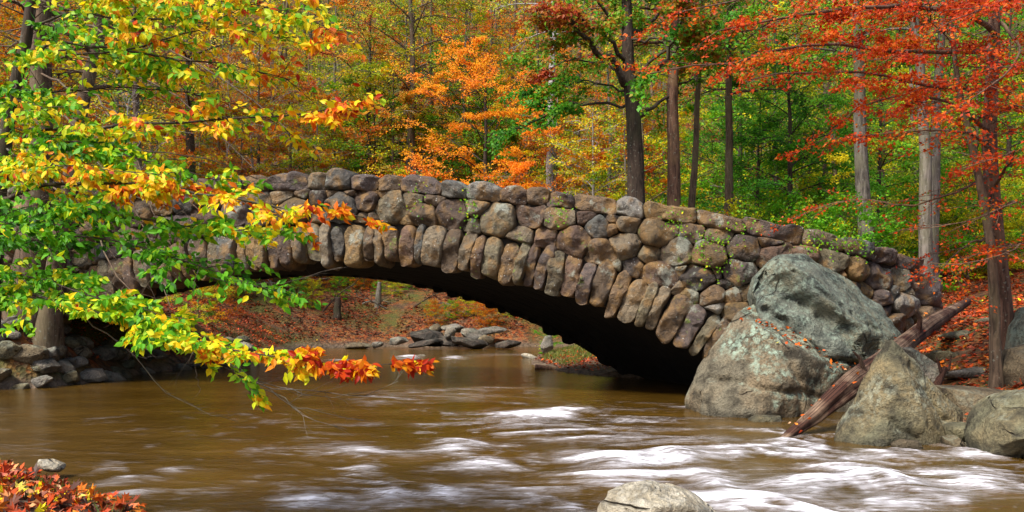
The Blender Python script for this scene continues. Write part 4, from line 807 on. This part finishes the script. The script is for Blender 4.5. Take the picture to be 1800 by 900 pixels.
# ---------------------------------------------------------------- hillside wood: prototypes and copies
KEY = dict(orange='orange', rust='rust coloured', yellow='yellow green', green='green', oak='green and russet')
PRO = {}
def proto(key, seed, H, r_, cb, Rc, nlf, lf, hu, bk, lm, nsub=7, nl=26, up0=.4, droop=-.5):
    PRO[key] = (seed, H, r_, cb, Rc, nlf, lf, hu, bk, lm, nsub, nl, up0, droop, [None])
proto('orangeA', 610, 12, .14, .12, 4.0, 11000, .12, (.5, .17, .18), 'bark_dark', 'orange'); proto('rustA', 611, 11, .14, .12, 3.8, 10000, .12, (.45, .2, .18), 'bark_brown', 'rust'); proto('rustB', 612, 9, .11, .08, 3.3, 9000, .11, (.6, .2, .18), 'bark_grey', 'rust')
proto('yellowA', 613, 13, .16, .12, 4.2, 11000, .12, (.45, .2, .15), 'bark_grey', 'yellow'); proto('yellowB', 614, 10, .12, .08, 3.6, 9500, .11, (.55, .18, .15), 'bark_brown', 'yellow'); proto('greenA', 615, 12, .16, .10, 4.0, 11000, .12, (.45, .2, .15), 'bark_dark', 'green')
proto('greenB', 616, 9, .11, .06, 3.4, 9500, .11, (.55, .2, .15), 'bark_brown', 'green'); proto('oakA', 617, 12, .17, .12, 4.2, 10000, .13, (.45, .22, .15), 'bark_brown', 'oak')
proto('shrubG', 618, 3.4, .04, .02, 2.0, 7000, .09, (.5, .2, .14), 'bark_brown', 'green', 6, 24, .7, -.4); proto('shrubY', 619, 3.2, .04, .02, 2.0, 7000, .09, (.55, .2, .14), 'bark_brown', 'yellow', 6, 24, .7, -.4); proto('shrubR', 620, 3.0, .04, .02, 2.0, 6500, .09, (.55, .2, .16), 'bark_brown', 'rust', 6, 24, .7, -.4)
def plant(key, px, d, s=1., rz=None, label=None, group=None, rs=np.random.RandomState(91)):
    pr = PRO[key]; loc = tuple(G(px, d)); rz = rs.uniform(0, 6.28) if rz is None else rz; sh = key.startswith('shrub'); nm = 'shrub' if sh else 'tree'
    if pr[-1][0] is None:
        seed, H, r_, cb, Rc, nlf, lf, hu, bk, lm, nsub, nl, up0, droop, _ = pr
        o = gen_tree(seed, H, r_, cb, Rc, nl, nlf, lf, hu, bark=bk, leafm=lm, nsub=nsub, up0=up0, droop=droop, name=nm, label=label, cat=nm, seg=7)
        o.location = loc; o.rotation_euler = (0, 0, rz); o.scale = (s, s, s); pr[-1][0] = o
        if group: o['group'] = group
        return o
    o = copy_thing(pr[-1][0], loc, rz, s, label)
    if group: o['group'] = group
    elif 'group' in o.keys(): del o['group']
    return o
rs = np.random.RandomState(33)
def zone(px): # colour of the wood by direction, as in the photograph
    if px < 180: return ['yellowB', 'greenB', 'rustB']
    if px < 480: return ['yellowA', 'yellowB', 'rustB', 'rustA']
    if px < 700: return ['yellowA', 'rustA', 'yellowB', 'greenB', 'rustB', 'yellowA']
    if px < 960: return ['yellowA', 'orangeA', 'rustA', 'greenA']
    if px < 1180: return ['yellowB', 'yellowA', 'oakA', 'rustB']
    if px < 1400: return ['greenA', 'yellowA', 'oakA', 'greenB']
    return ['greenA', 'greenB', 'yellowA', 'oakA', 'yellowB']
WORD = dict(orangeA='orange leaved', rustA='tall rust coloured', rustB='low rust coloured', yellowA='tall yellow green', yellowB='low yellow green', greenA='tall green', greenB='low green', oakA='green and russet')
SIDE = lambda px: 'left of the bridge crown' if px < 500 else 'behind the bridge crown' if px < 760 else 'behind the orange tree' if px < 960 else 'behind the forked oak' if px < 1300 else 'behind the low end of the wall'
used = set()
for d0, d1, n in ((34, 42, 20), (42, 54, 30), (54, 70, 42)):
    for i in range(n):
        px = -120+(i+rs.uniform(.1, .9))*2050/n; d = rs.uniform(d0, d1); key = rs.choice(zone(px))
        dd0 = d; d = far_enough(px, d)
        if 725 < px < 975 and d < 52: d += 7
        depth = 'in the first rank' if d < 42 else 'part way up the slope' if d < 54 else 'high on the slope'
        plant(key, px, d, rs.uniform(.85, 1.25)*(d/dd0)**.7, label=f'{WORD[key]} tree {depth} {SIDE(px)}', group=f'{WORD[key]} trees {depth} {SIDE(px)}', rs=rs)
SW = dict(shrubG='green', shrubY='yellow green', shrubR='rust coloured')
for d0, d1, n in ((21.5, 26, 18), (26, 32, 30), (33, 44, 34), (45, 66, 46)):
    for i in range(n):
        px = (980 if d0 < 22 else 820 if d0 < 32 else 150)+(i+rs.uniform(0, 1))*((1000 if d0 < 22 else 1150 if d0 < 32 else 1800)/n); d = rs.uniform(d0, d1)
        x_ = (px-900)/FPX*d
        if shore_dist(x_, d) < 2.2: continue
        s_ = s_at_px(min(px, 1600)); bd = float(base(np.array(s_))[1])
        if px < 1640 and d < bd+7.2: d = bd+7.2+rs.uniform(0, 1.5)
        if 1560 < px: key = rs.choice(['shrubR', 'shrubY', 'shrubG'], p=[.2, .4, .4])
        elif px > 1250: key = rs.choice(['shrubG', 'shrubY'], p=[.7, .3])
        else: key = rs.choice(['shrubY', 'shrubR', 'shrubG'], p=[.5, .25, .25])
        if px > 1560 and d < 26: continue
        if shore_dist((px-900)/FPX*d, d) < 2.2: continue
        d = far_enough(px, d)
        dep = 'close behind the bridge' if d < 33 else 'on the slope'
        plant(key, px, d, rs.uniform(.6, 1.15)*max(1, d/38), label=f'{SW[key]} shrub {dep} {SIDE(px)}', group=f'{SW[key]} shrubs {dep} {SIDE(px)}', rs=rs)
# left bank greenery beyond the arch
for i, (x_, y_, s_, lab) in enumerate([(-11.6, 27, .5, 'yellow green bush on the near left bank behind the arch foot'), (-11.2, 30.5, .6, 'bright yellow bush on the left bank seen under the left part of the arch'), (-11.8, 34.5, .65, 'rusty bush farther back on the left bank under the arch')]):
    plant(['shrubY', 'shrubY', 'shrubR'][i], 900+FPX*x_/y_, y_, s_, label=lab, rs=rs)
for i in range(34):
    px = 330+i*17+rs.uniform(-12, 12); d = rs.uniform(42.6, 52); plant(['shrubR', 'shrubY', 'shrubR', 'shrubG'][i % 4], px, d, rs.uniform(.2, .5), label='small scrubby bush on the leaf covered far bank seen through the arch', group='small bushes on the far bank', rs=rs)
for i, (px, d, key, s_, lab) in enumerate([(345, 42, 'shrubY', .75, 'yellow green shrub on the far bank seen under the left part of the arch'), (410, 43, 'shrubY', .6, 'low yellow shrub on the far bank, just right of the larger yellow green one'), (470, 46, 'shrubR', .7, 'rust coloured shrub on the far bank under the arch, in the middle of the slope'),
    (560, 48, 'shrubR', .55, 'rust coloured shrub high on the far bank just under the arch crown'), (640, 49, 'shrubR', .5, 'small rusty shrub on the far bank beside the pale stump'), (965, 33, 'shrubG', .3, 'small green bush on the gravel bar under the arch')]):
    plant(key, px, d, s_, label=lab, rs=rs)

# far wood that reads as one mass
rs = np.random.RandomState(44); n = 170000; NC = 1500; cx = rs.uniform(-75, 75, NC); cy = rs.uniform(68, 120, NC); cz = ground(cx, cy)+rs.uniform(1, 19, NC); k = rs.randint(0, NC, n)
q = np.stack([cx[k], cy[k], cz[k]], 1)+rs.normal(size=(n, 3))*np.array([2.0, 2.0, 1.0]); hu = np.clip(.5+fbm(np.stack([cx, cy, cz], 1)*.06, 2, 4)*.9+rs.normal(size=NC)*.15, 0, 1)
fw = Acc(); fw.add(*leaves(q, rs, .30, hu[k]+rs.normal(size=n)*.08, TQ, up=.5, face=(0, -.4, 0)))
M['farwood'] = leaf_mat('leaf_far_wood', [(0, (.04, .06, .015)), (.3, (.2, .28, .015)), (.5, (.5, .45, .015)), (.7, (.65, .26, .01)), (.88, (.55, .14, .012)), (1, (.3, .14, .03))])
fo = fw.build('far_woodland', M['farwood'], smooth=False, loc=(0, 70, 0)); tag(fo, kind='stuff')
x_ = rs.uniform(-60, 60, 170); y_ = rs.uniform(62, 110, 170); b_ = np.stack([x_, y_, ground(x_, y_)-.3], 1); L = paths(b_, np.tile([0, 0, 1.], (170, 1)), 16, 6, 0, .03, rs)
a = Acc(); a.add(*tubes(L, np.linspace(.2, .08, 6)[None]*rs.uniform(.6, 1.5, (170, 1)), 5)); tag(a.build('far_woodland_trunks', M['bark_brown'], loc=(0, 62, 0)), kind='stuff')
# ---------------------------------------------------------------- log, stumps, litter, grass
LOGUV = []
def log_mesh(pts, rad, seed, m=28, k=90):
    A_ = np.array(pts); u = np.linspace(0, 1, len(A_)); uu = np.linspace(0, 1, k); L = np.stack([np.interp(uu, u, A_[:, a]) for a in range(3)], 1); rr_ = np.interp(uu, u, rad)
    V, F = tubes(L[None], rr_[None], m); ax = np.repeat(L, m, 0); dv = V-ax; an = np.tile(np.arange(m)/m*6.283, k); al = np.repeat(uu*6, m)
    d = fbm(np.stack([np.cos(an)*1.6, np.sin(an)*1.6, al*.5], 1)*1.4+seed, 4, seed)*.22+fbm(np.stack([np.cos(an)*5, np.sin(an)*5, al*.7], 1)+seed, 3, seed)*.14
    V = ax+dv*(1+d)[:, None]; LOGUV.append(np.stack([np.cos(an)*.5, np.sin(an)*.5, al*.22], 1)); cap = [np.arange(m)[::-1][None], (np.arange(m)+(k-1)*m)[None]]; return V, [F]+cap
t = NT('rotting_log_wood'); v = t.node('Mapping', {'Vector': t.attr('Col', 'Vector'), 'Scale': (9, 9, 1.1)}).outputs[0]
n = t.noise(v, 1.6, 6, .65, .5); c = t.ramp(n, [(.38, (.010, .006, .005)), (.5, (.06, .024, .016)), (.70, (.17, .08, .05))]); n2 = t.noise(t.obj(), 1.6, 4); c = t.mix(t.ramp(n2, [(.44, 0.), (.60, .8)]), c, t.ramp(n, [(.35, (.09, .05, .035)), (.6, (.42, .29, .19))]))
M['log'] = t.fin(c, .95, t.bump(n, .04))
lg = empty('fallen_log', tuple(P(1380, 765, 11.9)), 'long dark fallen log slanting from the red leaved bank down into the rapids', 'log')
V, F = log_mesh([P(1372, 778, 11.75), P(1430, 732, 12.5), P(1500, 668, 13.2), P(1570, 621, 14.2), P(1630, 572, 15.6), P(1700, 530, 17.6)], [.05, .115, .15, .16, .145, .08], 3); build('bark_trunk', V, F, M['log'], lg, attrs={'Col': LOGUV[-1]})
V, F = log_mesh([P(1440, 738, 12.45), P(1500, 690, 13.0), P(1548, 655, 13.6)], [.03, .07, .02], 5, 10, 24); build('split_branch', V, F, M['log'], lg, attrs={'Col': LOGUV[-1]})
V, F = log_mesh([P(1612, 590, 15.0), P(1618, 560, 14.9), P(1610, 545, 14.8)], [.06, .04, .02], 6, 8, 14); build('broken_stub', V, F, M['log'], lg, attrs={'Col': LOGUV[-1]})
V, F = log_mesh([P(1520, 655, 13.3), P(1512, 630, 13.2), P(1500, 618, 13.1)], [.045, .03, .012], 7, 8, 14); build('broken_stub', V, F, M['log'], lg, attrs={'Col': LOGUV[-1]})
rt = empty('tree_root', tuple(G(1640, 13.4)), 'short brown forked root stub on the bank behind the pointed boulder', 'root')
V, F = log_mesh([P(1640, 690, 13.2), P(1652, 668, 13.2), P(1662, 645, 13.2)], [.07, .055, .03], 9, 10, 20); stub_ = build('stub', V, F, M['log'], rt, attrs={'Col': LOGUV[-1]})
V, F = log_mesh([P(1660, 652, 13.2), P(1668, 650, 13.2), P(1672, 625, 13.2)], [.03, .022, .01], 10, 8, 16); build('fork', V, F, M['log'], stub_, attrs={'Col': LOGUV[-1]})
V, F = log_mesh([P(1655, 655, 13.2), P(1650, 640, 13.2), P(1646, 628, 13.2)], [.03, .02, .01], 11, 8, 16); build('fork', V, F, M['log'], stub_, attrs={'Col': LOGUV[-1]})
b0 = G(664, 46); V, F = log_mesh([b0-[0, 0, .3], b0+[.03, 0, .6], b0+[.1, 0, 1.35]], [.2, .17, .10], 13, 12, 24); tag(build('tree_stump', V, F, M['bark_grey'], loc=b0), 'pale broken stump standing on the far bank under the arch crown', 'stump')
b0 = G(593, 43); V, F = log_mesh([b0-[0, 0, .3], b0+[0, 0, .5], b0+[.05, 0, 1.1]], [.24, .2, .12], 14, 12, 24); tag(build('tree_stump', V, F, M['bark_dark'], loc=b0), 'dark stump on the far bank near the water, lower left of the pale one', 'stump')
b0 = P(958, 648, 25.5); V, F = log_mesh([b0+[-.3, 0, .05], b0+[.1, 0, 0], b0+[.5, 0, -.05]], [.08, .09, .07], 15, 10, 20); tag(build('driftwood', V, F, M['bark_red'], loc=b0), 'short brown driftwood log at the tip of the gravel bar', 'driftwood')

def litter(name, xy, size, seed, tm, hue=(.5, .22), up=1.2, spread=.45, dz=.02, mat='litter'):
    rs = np.random.RandomState(seed); z = ground(xy[:, 0], xy[:, 1])+rs.uniform(0, dz*2, len(xy)); q = np.column_stack([xy, z]); cl = fbm(q*1.3, 2, seed)
    a = Acc(); a.add(*leaves(q, rs, size, hue[0]+cl*.25+rs.normal(size=len(xy))*hue[1], tm, up=up, spread=spread, droop=0., var=.4)); b_ = q.mean(0); return tag(a.build(name, M[mat], smooth=False, loc=b_), kind='stuff')
rs = np.random.RandomState(50)
xy = np.stack([rs.uniform(5.6, 20, 60000), rs.uniform(11, 32, 60000)], 1); D = shore_dist(xy[:, 0], xy[:, 1]); keep = (D > .5+.4*vn(np.column_stack([xy, 0*D])*1.5, 3)) & ((xy[:, 1]-base(np.interp(xy[:, 0], PX[:, 0], S))[:, 1] < -.1) | (xy[:, 0] > 9.0)); keep &= vn(np.column_stack([xy, 0*D])*1.1, 8) > -.55
litter('fallen_leaves', xy[keep], .095, 51, TH, (.45, .2))
xy = np.stack([rs.uniform(-26, 16, 60000), rs.uniform(38, 62, 60000)], 1); D = shore_dist(xy[:, 0], xy[:, 1]); litter('fallen_leaves', xy[(D > .8) & (vn(np.column_stack([xy, 0*D])*.8, 8) > -.4)], .15, 52, TQ, (.18, .19), dz=.04)
xy = np.stack([rs.uniform(-17, -8.5, 24000), rs.uniform(17, 40, 24000)], 1); D = shore_dist(xy[:, 0], xy[:, 1]); litter('fallen_leaves', xy[D > .5], .09, 53, TQ, (.3, .2), dz=.04)
n = 5200; u = rs.uniform(size=n); xy = np.stack([rs.uniform(-7.6, -2.2, n), rs.uniform(5.0, 10.6, n)], 1); D = shore_dist(xy[:, 0], xy[:, 1]); litter('fallen_leaves', xy[D > -.04+.12*vn(np.column_stack([xy, 0*D])*2.5, 3)], .125, 54, TL, (.52, .30), up=1., spread=.6, dz=.035)
xy = np.stack([rs.uniform(.8, 5, 6000), rs.uniform(23.5, 40, 6000)], 1); D = shore_dist(xy[:, 0], xy[:, 1]); litter('fallen_leaves', xy[D > .15], .10, 55, TQ, (.35, .2))
# leaves resting in the crack of the big boulder, on the log
def rest_on(o, name, n, sel, seed, size, tm=TH, hue=(.72, .12)):
    rs = np.random.RandomState(seed); V = np.array([v_.co for v_ in o.data.vertices])+np.array(o.matrix_basis.translation if o.parent is None else o.parent.location); N = np.array([v_.normal for v_ in o.data.vertices])
    px = 900+FPX*V[:, 0]/V[:, 1]; py = HY-FPX*(V[:, 2]-HC)/V[:, 1]; k = np.where(sel(px, py) & (N[:, 2] > .25))[0]
    if len(k) == 0: return
    k = rs.choice(k, n); q = V[k]+N[k]*.04+rs.normal(size=(n, 3))*.03*np.array([1, 1, .1]); a = Acc(); a.add(*leaves(q, rs, size, hue[0]+rs.normal(size=n)*hue[1], tm, up=1., spread=.5, droop=0.)); tag(a.build(name, M['litter'], smooth=False, loc=q.mean(0)), kind='stuff')
rest_on(B1, 'fallen_leaves', 160, lambda x, y: (np.abs(y-(560+(x-1330)*.62)) < 20) & (x > 1300) & (x < 1490), 1, .08)
rest_on(lg.children[0], 'fallen_leaves', 40, lambda x, y: x > 1380, 2, .07)
# grass tufts on the bar and the left shore
def blades(name, xy, h, seed, dz=0):
    rs = np.random.RandomState(seed); z = ground(xy[:, 0], xy[:, 1]); n = len(xy); q = np.column_stack([xy, z]); d = rs.normal(size=(n, 3))*.35; d[:, 2] = 1
    a = Acc(); N_ = rs.normal(size=(n, 3)); T_ = (np.array([(0, .5, 0), (0, -.5, 0), (1, 0, 0)]), [np.array([[0, 1, 2]])]); d = nrm(d)*h*rs.uniform(.5, 1.3, (n, 1)); s_ = nrm(np.cross(d, N_))*h*.05
    V = np.stack([q+s_, q-s_, q+d], 1).reshape(-1, 3); F = np.arange(3*n).reshape(-1, 3); a.add(V, F, np.repeat(rs.uniform(size=n), 3)); return tag(a.build(name, M['grass'], smooth=False, loc=q.mean(0)), kind='stuff')
xy = np.stack([rs.uniform(.9, 4, 9000), rs.uniform(25, 36, 9000)], 1); D = shore_dist(xy[:, 0], xy[:, 1]); blades('grass', xy[(D > .35) & (vn(np.column_stack([xy, 0*D])*1.2, 4) > -.1)], .17, 60)
xy = np.stack([rs.uniform(-7, -3, 4000), rs.uniform(6.5, 10.6, 4000)], 1); D = shore_dist(xy[:, 0], xy[:, 1]); blades('grass', xy[(D > .02) & (D < .55) & (vn(np.column_stack([xy, 0*D])*2.2, 4) > -.1)], .12, 61)
# green sprigs of creeper in the wall joints
rs = np.random.RandomState(70); q = []
for px, py, n in ((832, 370, 60), (1245, 435, 120), (1190, 395, 60), (1268, 455, 80), (1420, 425, 90), (1300, 395, 50), (985, 372, 50), (1470, 415, 110), (1500, 422, 90), (745, 350, 30)):
    s_ = s_at_px(px); b_ = base(np.array(s_)); z_ = HC+(HY-py)/FPX*b_[1]; ss = s_+rs.normal(size=n)*.14; zz = z_+rs.normal(size=n)*.2; q.append(face(ss, zz, np.full(n, .22)+rs.uniform(0, .08, n)))
q = np.vstack(q); a = Acc(); a.add(*leaves(q, rs, .055, .6+rs.normal(size=len(q))*.15, TH, up=.3, face=(0, -.8, 0))); tag(a.build('wall_creeper', M['green'], smooth=False, loc=q.mean(0)), kind='stuff')
